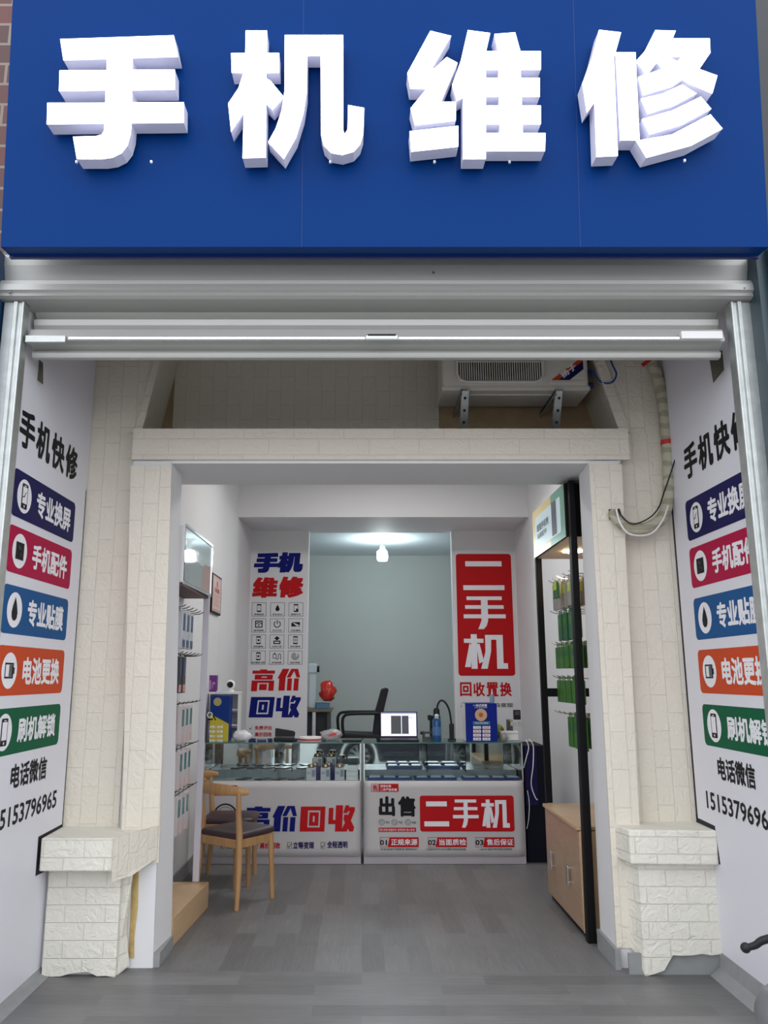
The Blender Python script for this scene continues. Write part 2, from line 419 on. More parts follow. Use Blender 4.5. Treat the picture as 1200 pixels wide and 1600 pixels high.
# side walls, ceilings, shell
struct('wall_left', MB().box(-2.2, XL, 3.76, 4.95, -0.1, 4.1), M_white)
struct('wall_right', MB().box(XR, 2.5, 3.76, 4.95, -0.1, 4.1), M_white)
struct('trim_rail_backing_left', MB().box(-1.78, XL, 3.662, 3.77, -0.1, 3.29), M_white)
struct('trim_rail_backing_right', MB().box(XR, 1.95, 3.662, 3.77, -0.1, 3.29), M_white)
struct('ceiling_entrance', MB().box(-2.4, 2.6, 3.8, 5.4, 4.1, 4.3), mat('raw soffit', (0.6, 0.55, 0.5), 0.9))
struct('wall_interior_left', MB().prism([(-1.9, 4.93, -.1), (-1.36, 4.93, -.1), (-1.36, 7.7, -.1), (-1.3, 9.3, -.1), (-1.9, 9.3, -.1)], (0, 0, 4.0)), M_room)
struct('wall_interior_right', MB().box(1.8, 2.4, 4.93, 9.3, -0.1, 3.9), M_room)
struct('ceiling', MB().box(-1.9, 2.4, 4.93, 9.45, 3.7, 3.9), M_ceil)
struct('trim_beam', MB().box(-1.34, 1.8, 8.46, 9.3, 3.19, 3.7), M_room)
m = MB(); m.box(-1.9, -0.62, 9.3, 9.42, -0.1, 3.9); m.box(1.058, 2.4, 9.3, 9.42, -0.1, 3.9); m.box(-0.62, 1.058, 9.3, 9.42, 3.19, 3.9)
struct('wall_partition', m, M_room)
struct('wall_back', MB().box(-2.6, 3.2, 11.8, 12.0, -0.1, 3.6), M_back)
struct('wall_back_left', MB().box(-2.8, -2.4, 9.42, 11.9, -0.1, 3.6), M_back)
struct('wall_back_right', MB().box(2.9, 3.3, 9.42, 11.9, -0.1, 3.6), M_back)
struct('ceiling_back', MB().box(-2.8, 3.3, 9.42, 12.0, 3.27, 3.5), mat('back ceiling paint', (0.62, 0.7, 0.74), 0.8))
struct('floor_back', MB().box(-2.6, 3.0, 9.31, 11.9, -0.05, 0.32), mat('back room screed', (0.3, 0.3, 0.3), 0.6, var=0.1))

# front wall: two piers, lintel, niche for the air conditioner
def prism_z(low, high, z0, z1):
    return MB().loft([[Vector((x, y, z0)) for x, y in low], [Vector((x, y, z1)) for x, y in high]])
struct('wall_front_left', prism_z([(-1.7, 4.72), (-1.29, 4.72), (-1.29, 4.61), (-1.1, 4.61), (-1.075, 4.92), (-1.7, 4.92)], [(-1.7, 4.72), (-1.36, 4.72), (-1.36, 4.61), (-1.135, 4.61), (-1.14, 4.92), (-1.7, 4.92)], 0, 2.76), M_white)
struct('wall_front_right', prism_z([(1.35, 4.61), (1.49, 4.61), (1.49, 4.72), (1.9, 4.72), (1.9, 4.92), (1.352, 4.92)], [(1.352, 4.61), (1.53, 4.61), (1.53, 4.72), (1.9, 4.72), (1.9, 4.92), (1.378, 4.92)], 0, 2.76), M_white)
m = MB(); m.box(-1.36, 1.55, 4.63, 4.92, 2.752, 2.86); m.box(-1.36, 1.6, 4.63, 5.2, 2.86, 2.955); m.box(-1.7, 1.9, 4.72, 5.2, 2.76, 2.955)
struct('wall_lintel', m, M_white)
struct('trim_lintel_front', MB().box(-1.37, 1.6, 4.605, 4.635, 2.77, 2.962), M_foamb)
# upper wall beside the niche (slanted edges) and its back
m = MB()
m.prism([(-1.7, 4.7, 2.95), (-1.385, 4.7, 2.965), (-1.2, 4.7, 3.85), (-1.2, 4.7, 4.1), (-1.7, 4.7, 4.1)], (0, 0.5, 0))
struct('wall_upper_left', m, M_foamv)
m = MB(); m.prism([(1.61, 4.7, 2.965), (1.9, 4.7, 2.95), (1.9, 4.7, 4.1), (1.36, 4.7, 4.1), (1.36, 4.7, 3.9)], (0, 0.5, 0))
struct('wall_upper_right', m, M_foamv)
struct('wall_niche', MB().box(-1.7, 1.9, 5.16, 5.3, 2.9, 4.1), M_tan)
struct('trim_niche_paper', MB().box(-1.27, 0.52, 5.145, 5.162, 2.96, 4.05), M_foamv)
# white strips framing the niche
struct('trim_niche_left', MB().prism([(-1.385, 4.685, 2.965), (-1.345, 4.685, 2.965), (-1.17, 4.685, 3.85), (-1.21, 4.685, 3.85)], (0, 0.02, 0)), M_foamb)
struct('trim_niche_right', MB().prism([(1.575, 4.685, 2.965), (1.64, 4.685, 2.965), (1.39, 4.685, 3.9), (1.325, 4.685, 3.9)], (0, 0.02, 0)), M_foamb)

# foam-brick paper on the piers
struct('trim_paper_left', MB().box(-1.66, -1.35, 4.695, 4.73, 0.02, 2.96), M_foamv)
struct('trim_pilaster_left', prism_z([(-1.295, 4.6), (-1.094, 4.6), (-1.094, 4.62), (-1.295, 4.74)], [(-1.372, 4.6), (-1.129, 4.6), (-1.129, 4.62), (-1.372, 4.74)], 0.52, 2.732), M_foamv)
struct('trim_paper_right', MB().box(1.53, 1.86, 4.695, 4.73, 0.1, 2.96), M_foamv)
struct('trim_pilaster_right', prism_z([(1.347, 4.6), (1.5, 4.6), (1.5, 4.74), (1.347, 4.62)], [(1.353, 4.6), (1.545, 4.6), (1.545, 4.74), (1.353, 4.62)], 0.1, 2.74), M_foamv)
def torn(x0, x1, y, z1, zs, dy, seed, m):
    rnd = random.Random(seed); pts = [(x0, y, z1)]
    n = len(zs)
    for i, z in enumerate(zs): pts.append((x0 + (x1 - x0) * i / (n - 1), y, z + rnd.uniform(-.006, .006)))
    pts.append((x1, y, z1))
    return MB().prism(pts, (0, dy, 0))
def ledge(pts, z0, z1, m):
    return struct(m, MB().prism([(x, y, z0) for x, y in pts], (0, 0, z1 - z0)), M_foamh, bevel=0.008)
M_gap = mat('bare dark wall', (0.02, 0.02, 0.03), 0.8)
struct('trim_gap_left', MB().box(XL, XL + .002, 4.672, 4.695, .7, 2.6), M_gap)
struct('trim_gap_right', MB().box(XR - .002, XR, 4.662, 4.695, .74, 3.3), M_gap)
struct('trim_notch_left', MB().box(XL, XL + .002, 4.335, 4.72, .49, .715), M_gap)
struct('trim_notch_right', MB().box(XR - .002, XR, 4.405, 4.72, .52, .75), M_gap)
# left pedestal and shelf-like ledge
struct('trim_pedestal_left', MB().box(-1.655, -1.27, 4.52, 4.74, 0.0, 0.53), M_white)
struct('trim_pedestal_paper_left', torn(-1.635, -1.258, 4.48, 0.535, (.012, .0, .004, .014, .02, .03, .01, .002, .0), 0.03, 3, M_foamh), M_foamh)
m = MB(); m.prism([(-1.285, 4.5, 0.53), (-1.225, 4.53, 0.53), (-1.255, 4.56, 0.2), (-1.23, 4.56, 0.02), (-1.262, 4.49, 0.0), (-1.285, 4.5, 0.0)], (0.012, 0.03, 0))
struct('trim_pedestal_flap_left', m, M_foamh)
m = MB(); m.prism([(-1.25, 4.615, 0.5), (-1.2, 4.6, 0.5), (-1.195, 4.6, 0.3), (-1.205, 4.6, 0.15), (-1.2, 4.6, 0.05), (-1.25, 4.615, 0.05)], (0, 0.03, 0))
struct('trim_bare_patch_left', m, mat('yellowed glue', (0.55, 0.4, 0.16), 0.8, var=0.35, vscale=30, bump=0.4, bscale=60))
ledge([(-1.645, 4.36), (-1.27, 4.36), (-1.115, 4.6), (-1.115, 4.72), (-1.66, 4.72)], 0.53, 0.69, 'trim_ledge_left')
m = MB(); m.prism([(-1.272, 4.352, 0.695), (-1.11, 4.6, 0.71), (-1.11, 4.6, 0.545), (-1.2, 4.455, 0.49), (-1.272, 4.352, 0.485)], (0.006, -0.006, 0))
struct('trim_ledge_paper_left', m, M_foamv)
# right pedestal and ledge
struct('trim_pedestal_right', MB().box(1.47, 1.855, 4.53, 4.74, 0.0, 0.55), M_white)
struct('trim_pedestal_paper_right', torn(1.452, 1.855, 4.495, 0.56, (.0, .004, .03, .095, .1, .1, .098, .1, .102), 0.03, 8, M_foamh), M_foamh)
m = MB(); m.prism([(1.452, 4.5, 0.56), (1.452, 4.5, 0.1), (1.45, 4.5, 0.01), (1.425, 4.6, 0.1), (1.39, 4.7, 0.12), (1.39, 4.7, 0.56)], (0.02, 0.0, 0))
struct('trim_pedestal_side_right', m, M_foamh)
ledge([(1.405, 4.45), (1.855, 4.43), (1.86, 4.72), (1.4, 4.72), (1.375, 4.6)], 0.545, 0.715, 'trim_ledge_right')
# grey skirting turned up from the floor
struct('baseboard_left', MB().prism([(XL, 3.7, 0), (XL + .06, 3.7, 0), (XL + .02, 3.7, 0.014), (XL + .004, 3.7, 0.04), (XL, 3.7, 0.04)], (0, 0.82, 0)), M_cove)
struct('baseboard_right', MB().prism([(XR, 3.7, 0), (XR - .07, 3.7, 0), (XR - .02, 3.7, 0.04), (XR - .006, 3.7, 0.11), (XR, 3.7, 0.11)], (0, 0.8, 0)), M_cove)
struct('baseboard_pier_right', MB().box(1.38, 1.86, 4.515, 4.53, 0, 0.1), M_cove)
struct('baseboard_jamb_left', MB().prism([(-1.105, 4.62, 0), (-1.068, 4.62, 0), (-1.066, 4.925, 0), (-1.105, 4.925, 0)], (0, 0, 0.07)), M_cove)
struct('baseboard_jamb_right', MB().prism([(1.33, 4.58, 0), (1.36, 4.58, 0), (1.36, 4.93, 0), (1.335, 4.93, 0)], (0, 0, 0.1)), M_cove)
struct('baseboard_interior_left', MB().box(-1.36, -1.348, 5.75, 7.7, 0, 0.1), M_cove)
struct('baseboard_interior_right', MB().box(1.788, 1.8, 6.1, 9.3, 0, 0.1), M_cove)

# outer facade around the sign
m_tile = mat('red wall tile', (0.17, 0.04, 0.03), 0.35)
_nt = m_tile.node_tree; _g = _nt.nodes.new('ShaderNodeNewGeometry'); _sp = _nt.nodes.new('ShaderNodeSeparateXYZ'); _cb = _nt.nodes.new('ShaderNodeCombineXYZ')
_br = _nt.nodes.new('ShaderNodeTexBrick'); _br.inputs['Scale'].default_value = 1; _br.inputs['Brick Width'].default_value = 0.24; _br.inputs['Row Height'].default_value = 0.125; _br.inputs['Mortar Size'].default_value = 0.008
_br.inputs['Color1'].default_value = (0.11, 0.022, 0.018, 1); _br.inputs['Color2'].default_value = (0.06, 0.018, 0.016, 1); _br.inputs['Mortar'].default_value = (0.22, 0.18, 0.15, 1)
_nt.links.new(_g.outputs['Position'], _sp.inputs[0]); _nt.links.new(_sp.outputs[0], _cb.inputs[0]); _nt.links.new(_sp.outputs[2], _cb.inputs[1])
_nt.links.new(_cb.outputs[0], _br.inputs['Vector']); _nt.links.new(_br.outputs['Color'], _nt.nodes['Principled BSDF'].inputs['Base Color'])
m = MB(); m.box(-7, -1.5, 3.75, 4.0, 3.3, 7); m.box(-1.5, 1.9, 3.75, 4.0, 3.7, 7); m.box(-7, -1.83, 3.75, 4.0, -0.2, 3.3)
struct('wall_facade', m, m_tile)
struct('wall_facade_right', MB().box(1.9, 7, 3.72, 4.0, -0.2, 7), mat('dark facade panel', (0.03, 0.035, 0.04), 0.5))
struct('trim_post_left', MB().box(-2.1, -1.745, 3.5, 3.72, -0.1, 3.52), mat('blue painted steel', (0.01, 0.05, 0.14), 0.4))
m = MB(); m.box(1.885, 1.93, 3.5, 3.72, -0.1, 3.5); m.box(1.93, 2.5, 3.46, 3.72, -0.1, 3.5); m.box(1.885, 2.5, 3.44, 3.5, 2.9, 2.93)
struct('trim_post_right', m, mat('dark teal steel', (0.02, 0.045, 0.06), 0.35, var=0.2))

# ------------------------------------------------------------------ the shop sign
sign = thing('shop_sign', 'big blue fascia sign with four glowing white block characters above the shutter', 'sign', (0.1, 3.35, 3.4))
SP = Plane((-1.632, 3.30, 3.405), (1, 0, 0), (0, -0.1, 1))
SW = 3.474
m = MB(); SP.rect(m, 0, 0, SW, 1.75, 0.0, 0.11)
M_sign = mat('blue composite board', (0.0, 0.033, 0.17), 0.4, bump=0.02, bscale=4, spec=0.08)
obj('panel', m, M_sign, sign)
for u in (1.36, 2.62):
    m = MB(); SP.rect(m, u, 0.0, u + 0.0025, 1.75, 0.0006)
    obj('panel_seam', m, mat('board seam line', (0.003, 0.03, 0.16), 0.6), sign)  # thin panel joint in its own blue, close to the board's
m = MB()
SP.rect(m, 0, -0.012, SW, 0.0, -0.09, 0.02)
obj('bottom_trim', m, mat('navy edge trim', (0.004, 0.015, 0.12), 0.4), sign)
M_face = mat('lit acrylic face', (0.9, 0.9, 0.95), 0.4, emit=(0.93, 0.94, 1.0), estr=2.6)
M_side = mat('frosted letter return', (0.75, 0.75, 0.85), 0.45, emit=(0.6, 0.62, 1.0), estr=0.03)
M_pin = mat('bright screw', (0.9, 0.9, 0.92), 0.3, 0.4)
for ch, ox in (('手', 0), ('机', 0), ('维', 1200), ('修', 1200)):
    m, fc = MB(), MB(); px = []
    for q in SIGN_CH[ch]:
        pts = [SP.uv(SP.hit((x + ox) / 2, y / 2, 0.10)) for x, y in q]
        px += pts
        SP.poly(m, pts, 0.098, 0.08); SP.poly(fc, pts, 0.1 + len(fc.f) * 5e-5)
    L = obj('channel_letter', m, M_side, sign)
    obj('lit_face', fc, M_face, L)
    u0, u1 = min(p[0] for p in px), max(p[0] for p in px); v0 = min(p[1] for p in px)
    for f in (0.2, 0.75):
        pm = MB(); pm.lathe([(0.0, -0.012), (0.006, -0.012), (0.006, 0.0)], SP.p(u0 + (u1 - u0) * f, v0 + 0.02, 0.05), seg=8)
        obj('fixing_pin', pm, M_pin, L)

# ------------------------------------------------------------------ roller shutter
shut = thing('roller_shutter', 'grey aluminium roller shutter rolled up between its side rails', 'shutter', (0.08, 3.62, 3.0))
def slat_profile(pts, x0, x1): return MB().prism([(x0, y, z) for y, z in pts], (x1 - x0, 0, 0))
obj('hood', slat_profile([(3.60, 3.58), (3.585, 3.556), (3.60, 3.535), (3.60, 3.52), (3.578, 3.512), (3.582, 3.47), (3.606, 3.40), (3.60, 3.394), (3.568, 3.382), (3.552, 3.355), (3.546, 3.322), (3.562, 3.314), (3.556, 3.296), (3.575, 3.287), (3.75, 3.287), (3.75, 3.58)], -1.755, 1.885), M_shut, shut)
for x, z in ((-1.69, 3.31), (1.84, 3.33), (0.35, 3.43)):
    m = MB(); m.lathe([(0.007, -0.006), (0.005, -0.01), (0.0, -0.011)], (x, 3.556 if z < 3.4 else 3.586, z), 'y', 10)
    obj('rivet', m, mat('dull rivet', (0.2, 0.2, 0.2), 0.5, 0.6), shut)
cur = [(3.76, 3.5), (3.715, 3.285), (3.74, 3.258), (3.725, 3.25), (3.705, 3.243), (3.71, 3.215), (3.735, 3.178), (3.735, 3.165), (3.77, 3.165), (3.77, 3.5)]
obj('curtain', slat_profile(cur, -1.63, 1.775), M_shut, shut)
bar = [(3.735, 3.18), (3.675, 3.174), (3.655, 3.167), (3.637, 3.115), (3.64, 3.1), (3.675, 3.096), (3.70, 3.088), (3.715, 3.08), (3.70, 3.074), (3.69, 3.06), (3.696, 3.044), (3.70, 3.038), (3.73, 3.038), (3.735, 3.18)]
obj('bottom_bar', slat_profile(bar, -1.62, 1.765), M_shut, shut)
strip = obj('lock_strip', MB().box(-1.42, 1.54, 3.618, 3.638, 3.098, 3.114), mat('bright aluminium', (0.8, 0.82, 0.82), 0.25, 0.8), shut, bevel=0.003)
m = MB(); m.box(-1.625, -1.43, 3.612, 3.64, 3.082, 3.118)
obj('lock_bolt', m, M_steel, shut, bevel=0.003)
m = MB(); m.box(1.545, 1.745, 3.61, 3.64, 3.1, 3.14)
obj('lock_bolt', m, M_wp, shut, bevel=0.003)
m = MB(); m.box(0.015, 0.18, 3.606, 3.64, 3.09, 3.126)
hd = obj('pull_handle', m, M_alu, shut, bevel=0.012, seg=3)
m = MB(); m.box(0.03, 0.165, 3.603, 3.61, 3.112, 3.12)
obj('finger_slot', m, M_dark, hd)
def rail(sx, xin):
    g = MB(); o = sx
    g.box(min(xin, xin + o * .1), max(xin, xin + o * .1), 3.60, 3.66, -0.12, 3.285)
    g.box(min(xin + o * .03, xin + o * .05), max(xin + o * .03, xin + o * .05), 3.588, 3.601, -0.12, 3.285)
    g.box(min(xin, xin + o * .012), max(xin, xin + o * .012), 3.592, 3.601, -0.12, 3.285)
    return g
obj('guide_rail', rail(-1, -1.635), M_steel, shut, bevel=0.002)
obj('guide_rail', rail(1, 1.79), M_steel, shut, bevel=0.002)
for xs in ([(38, 540), (52, 552), (66, 566), (66, 600), (43, 580)], [(1108, 548), (1144, 548), (1136, 572), (1116, 597)]):
    obj('end_plate', MB().prism([atY(x, y, 3.86) for x, y in xs], (0, 0.012, 0)), mat('olive steel plate', (0.09, 0.085, 0.06), 0.5, 0.3), shut)

# ------------------------------------------------------------------ vinyl sheets on both side walls
def wall_vinyl(side):
    left = side == 'left'
    if left:
        P = Plane((XL + .003, 3.70, 0), (0, 1, 0), (0, 0, 1)); U = lambda y: y - 3.70
        ys = dict(plate=(3.69, 4.52), title=(3.70, 4.515), tel=(3.945, 4.385), num=(3.815, 4.56))
    else:
        P = Plane((XR - .003, 4.66, 0), (0, -1, 0), (0, 0, 1)); U = lambda y: 4.66 - y
        ys = dict(plate=(4.478, 3.65), title=(4.455, 3.66), tel=(4.347, 3.94), num=(4.522, 3.79))
    root = thing('wall_poster', 'white vinyl sheet with five coloured service plates on the entrance wall %s' % ('opposite the lagged pipe' if left else 'beside the lagged pipe'), 'poster', (XL + .003 if left else XR - .003, 4.18, 0.05))
    if left:   # outline with the notch around the ledge, ragged foot
        pts = [(-0.03, 0.0), (0.2, 0.0), (0.45, 0.015), (0.7, 0.005), (0.955, 0.0), (0.955, 0.3), (0.935, 0.5), (0.645, 0.51), (0.645, 0.70), (0.973, 0.705), (0.973, 2.6), (0.99, 2.62), (0.99, 4.05), (-0.03, 4.05)]
    else:
        pts = [(0.0, 0.74), (0.215, 0.735), (0.245, 0.55), (0.03, 0.53), (0.03, 0.3), (0.06, 0.085), (0.3, 0.06), (0.55, 0.045), (0.99, 0.02), (0.99, 4.05), (0.0, 4.05)]
    m = MB(); P.poly(m, pts, 0.003, 0.003)
    obj('vinyl_sheet', m, M_vinyl, root)
    q = 0.003
    def rect_of(k): return U(ys[k][0]), U(ys[k][1])
    a, b = rect_of('title'); m = MB()
    w = (b - a) / 4.0
    for i, c in enumerate('手机快修'): P.text(m, c, a + w * i + .006, 2.598, a + w * i + w - .012, 2.795, 0.035, q + .001)
    obj('title_lettering', m, M_black, root)
    a, b = rect_of('tel'); m = MB(); P.text(m, '电话微信', a, 0.98, b, 1.095, 0.03, q + .001); obj('contact_lettering', m, M_black, root)
    a, b = rect_of('num'); m = MB(); P.text(m, '15153796965', a, 0.812, b, 0.903, 0.03, q + .001); obj('number_lettering', m, M_black, root)
    a, b = rect_of('plate')
    rows = (('专业换屏', 2.252, 2.482, M_navy), ('手机配件', 1.985, 2.208, M_mag), ('专业贴膜', 1.70, 1.927, M_blueP), ('电池更换', 1.415, 1.645, M_orange), ('刷机解锁', 1.143, 1.357, M_green))
    for i, (t, z0, z1, mt) in enumerate(rows):
        m = MB(); P.rrect(m, a, z0, b, z1, 0.03, q + .001)
        pl = obj('service_plate', m, mt, root); pl['label'] = 'plate reading ' + t
        h = z1 - z0; cz = (z0 + z1) / 2; cu = a + 0.135
        m = MB(); P.text(m, t, a + 0.285, z0 + .047, b - 0.065, z1 - .047, 0.035, q + .002)
        P.disc(m, cu, cz, 0.084, q + .002)
        obj('white_lettering', m, M_wprint, pl)
        k = MB(); n1, n2 = q + .003, q + .004
        if i in (0, 4):
            P.rrect(k, cu - .034, cz - .062, cu + .034, cz + .062, .008, n1)
        if i == 1: P.rect(k, cu - .046, cz - .042, cu + .046, cz + .042, n1)
        if i == 2:
            P.poly(k, [(cu, cz + .062), (cu + .022, cz + .02), (cu + .033, cz - .012), (cu + .028, cz - .036), (cu + .012, cz - .05), (cu - .012, cz - .05), (cu - .028, cz - .036), (cu - .033, cz - .012), (cu - .022, cz + .02)], n1)
        if i == 3:
            P.frame(k, cu - .05, cz - .036, cu + .042, cz + .036, .008, n1); P.rect(k, cu + .042, cz - .015, cu + .054, cz + .015, n1)
            for j in range(3): P.rect(k, cu - .004 + j * .014, cz - .027, cu + .006 + j * .014, cz + .027, n1)
        obj('icon', k, M_black, pl)
        if i in (0, 1, 4):
            k = MB()
            if i == 1: P.poly(k, [(cu - .018, cz + .03), (cu + .004, cz + .006), (cu - .002, cz + .004), (cu + .022, cz - .026), (cu + .006, cz - .008), (cu + .01, cz - .004)], n2)
            else:
                P.rect(k, cu - .026, cz - .036, cu + .026, cz + .046, n2); P.rect(k, cu - .006, cz - .055, cu + .006, cz - .044, n2); P.rect(k, cu - .012, cz + .05, cu + .012, cz + .054, n2)
            obj('icon_highlight', k, M_wprint, pl)
            if i == 0:
                k = MB(); P.poly(k, [(cu - .026, cz - .01), (cu - .004, cz - .004), (cu + .004, cz + .012), (cu + .02, cz + .026), (cu + .002, cz + .018), (cu - .008, cz + .002), (cu - .024, cz - .004)], n2 + .001)
                obj('crack_mark', k, M_black, pl)
    return root
wall_vinyl('left'); wall_vinyl('right')

# ------------------------------------------------------------------ air conditioner in the niche
AY = 4.73
ac = thing('air_conditioner', 'cream outdoor air conditioner unit perched in the niche above the doorway', 'air conditioner', (0.96, 4.88, 3.25))
M_ac = mat('aged cream enamel', (0.68, 0.65, 0.58), 0.45, var=0.06, vscale=10)
M_acd = mat('dark fan cavity', (0.03, 0.03, 0.035), 0.6)
obj('casing', MB().box(0.505, 1.42, AY, 5.03, 3.262, 3.86), M_ac, ac, bevel=0.018, seg=3)
obj('base_pan', MB().box(0.5, 1.425, AY - .004, 5.034, 3.25, 3.278), M_ac, ac, bevel=0.005)
AP = Plane((0, AY, 0), (1, 0, 0), (0, 0, 1))
m = MB(); AP.rrect(m, 0.6, 3.30, 1.135, 3.84, 0.05, 0.002); obj('grille_recess', m, mat('grille backing', (0.1, 0.1, 0.11), 0.7), ac)
m = MB(); AP.disc(m, 0.87, 3.57, 0.24, 0.004, 32); obj('fan', m, M_acd, ac)
m = MB()
for k in range(37):
    x = 0.615 + k * 0.0141; m.box(x, x + 0.0058, AY - 0.018, AY - 0.012, 3.312, 3.83)
for z in (3.43, 3.55, 3.67, 3.79): m.box(0.6, 1.135, AY - 0.022, AY - 0.016, z, z + 0.007)
obj('fan_grille', m, M_ac, ac)
m = MB(); P0 = [AP.p(x, z, 0.012) for x, z in ((0.65, 3.302), (1.085, 3.302), (1.12, 3.318), (1.137, 3.352), (1.137, 3.79), (1.12, 3.825), (1.085, 3.84), (0.65, 3.84), (0.612, 3.825), (0.597, 3.79), (0.597, 3.352), (0.612, 3.318), (0.65, 3.302))]
m.tube(P0, 0.009, 6); obj('grille_rim', m, M_ac, ac)
m = MB(); AP.rrect(m, 1.165, 3.296, 1.385, 3.312, 0.006, 0.006, 0.006); obj('panel_rib', m, M_ac, ac)
m = MB(); AP.poly(m, [(1.185, 3.318), (1.23, 3.318), (1.39, 3.445), (1.39, 3.475)], 0.002); st = obj('orange_stripe', m, M_orange, ac)
m = MB(); AP.poly(m, [(1.23, 3.318), (1.30, 3.318), (1.39, 3.39), (1.39, 3.445)], 0.002); st2 = obj('navy_stripe', m, M_navy, ac)
LP = Plane(AP.p(1.262, 3.327, 0.0), (0.79, 0, 0.61), (-0.61, 0, 0.79))
m = MB(); LP.text(m, '扬子', 0.0, 0.0, 0.115, 0.045, 0.04, 0.004); obj('logo_lettering', m, M_wprint, st2)
m = MB(); m.box(0.66, 1.2, 4.80, 4.83, 3.243, 3.251); obj('base_rib', m, M_ac, ac)
def bracket(x, flip, label):
    t = thing('wall_bracket', label, 'bracket', (x, 5.0, 2.96), 'brackets under the air conditioner')
    m = MB(); m.box(x - .022, x + .022, 4.70, 5.15, 3.236, 3.248); m.box(x - .022, x - .018, 4.70, 5.15, 3.21, 3.25); obj('support_arm', m, M_steel, t)
    m = MB(); m.prism([(x - .02, 4.70, 3.24), (x + .02, 4.70, 3.24), (x + .03, 4.9, 2.957), (x - .02, 4.9, 2.957)], (0, .005, 0.004)); m.prism([(x + flip * .022, 4.70, 3.24), (x + flip * .022, 4.73, 3.24), (x + flip * .027, 4.93, 2.957), (x + flip * .027, 4.90, 2.957)], (0.004, 0, 0)); obj('strut', m, M_steel, t)
    for k in (0.15, 0.4, 0.62, 0.85):
        m = MB(); m.lathe([(0.0, -.004), (0.008, -.004), (0.008, 0.004), (0, 0.004)], (x + .003, 4.9 - .2 * k - .004, 2.957 + .283 * k), 'y', 8); obj('bolt', m, M_dark, t)
bracket(0.64, 1, 'steel bracket under the fan side of the air conditioner')
bracket(1.225, -1, 'steel bracket under the logo end of the air conditioner')
# wires and the lagged pipe
def cord(name, label, cat, path, r, m, seg=8, **k):
    o = obj(name, MB().tube(path, r, seg), m, smooth='all'); return tag(o, label, cat, **k)
def spline(pts, n=8):
    P = [Vector(p) for p in pts]; out = []
    for i in range(len(P) - 1):
        a, b, c, d = P[max(i - 1, 0)], P[i], P[i + 1], P[min(i + 2, len(P) - 1)]
        for k in range(n):
            t = k / n
            out.append(0.5 * ((2 * b) + (c - a) * t + (2 * a - 5 * b + 4 * c - d) * t * t + (3 * b - a - 3 * c + d) * t ** 3))
    return out + [P[-1]]
M_lag = mat('cream pipe wrap', (0.52, 0.48, 0.34), 0.6)
_nt = M_lag.node_tree; _g = _nt.nodes.new('ShaderNodeNewGeometry'); _w = _nt.nodes.new('ShaderNodeTexWave'); _w.bands_direction = 'Z'; _w.inputs['Scale'].default_value = 4.0; _w.inputs['Distortion'].default_value = 3.0; _w.inputs['Detail Scale'].default_value = 3
_r = _nt.nodes.new('ShaderNodeValToRGB'); _r.color_ramp.elements[0].color = (0.33, 0.31, 0.22, 1); _r.color_ramp.elements[1].color = (0.47, 0.44, 0.34, 1); _r.color_ramp.elements[0].position = 0.3; _r.color_ramp.elements[1].position = 0.5
_nt.links.new(_g.outputs['Position'], _w.inputs['Vector']); _nt.links.new(_w.outputs['Fac'], _r.inputs[0]); _nt.links.new(_r.outputs[0], _nt.nodes['Principled BSDF'].inputs['Base Color'])
pipe_px = [(960, 500), (1005, 545), (1028, 590), (1038, 640), (1043, 695), (1045, 740), (1043, 785), (1032, 812), (1005, 826), (978, 822), (962, 808), (957, 798)]
PY = 4.645
pp = spline([atY(x, y, PY if x > 1035 or y < 700 else 4.6 if x > 1010 else 4.562) for x, y in pipe_px[:-1]] + [atY(957, 800, 4.58)])
pipe = obj('insulated_pipe', MB().tube(pp, [0.034] * (len(pp) - 20) + [0.034 - .0004 * k for k in range(20)], 14), M_lag, smooth='all')
tag(pipe, 'cream lagged air conditioner pipe curving down the right pier into a wall hole', 'pipe')
M_redt = mat('red tape', (0.55, 0.02, 0.02), 0.5)
m = MB(); m.tube([atY(1042, 688, PY), atY(1042.6, 695, PY)], 0.0365, 14); obj('red_tape', m, M_redt, pipe, smooth=True)
m = MB(); m.prism([atY(x, y, PY - .04) for x, y in ((1002, 568), (1016, 558), (1018, 563), (1006, 573))], (0, .01, 0)); obj('tape_tail', m, M_redt, pipe)
cord('blue_cable', 'loop of blue cable hanging at the right end of the air conditioner', 'cable', spline([(1.43, 4.78, 3.40), atY(926, 580, 4.74), atY(938, 596, 4.70), atY(955, 598, 4.67), atY(963, 585, 4.66), atY(956, 568, 4.67), atY(946, 540, 4.69)]), 0.006, mat('blue cable sheath', (0.02, 0.06, 0.3), 0.4))
m = MB(); m.box(1.42, 1.45, 4.76, 4.86, 3.385, 3.43); m.box(1.42, 1.45, 4.78, 4.86, 3.30, 3.345)
tv = thing('pipe_valves', 'two blue capped service valves at the right end of the air conditioner', 'valve', (1.435, 4.8, 3.3))
for z in (3.39, 3.31):
    m = MB(); m.lathe([(0.0, -0.02), (0.02, -0.02), (0.022, 0.0), (0.016, 0.01), (0.016, 0.035), (0, 0.035)], (1.43, 4.80, z), 'x', 10); obj('valve', m, mat('blue valve cap', (0.02, 0.05, 0.2), 0.4), tv, smooth=True)
cord('black_cable', 'thin black cable sagging from the wall hole beside the lagged pipe', 'cable', spline([atY(965, 798, 4.52), atY(985, 818, 4.51), atY(1010, 812, 4.53), atY(1028, 795, 4.56), atY(1038, 768, 4.59), atY(1054, 720, 4.58), atY(1063, 680, 4.6)]), 0.004, M_dark)
cord('white_cable', 'white cable looping below the lagged pipe from the wall hole', 'cable', spline([atY(963, 795, 4.515), atY(968, 815, 4.51), atY(980, 832, 4.515), atY(1000, 837, 4.53), atY(1020, 832, 4.55), atY(1036, 812, 4.56), atY(1044, 790, 4.595)]), 0.0055, M_wp)
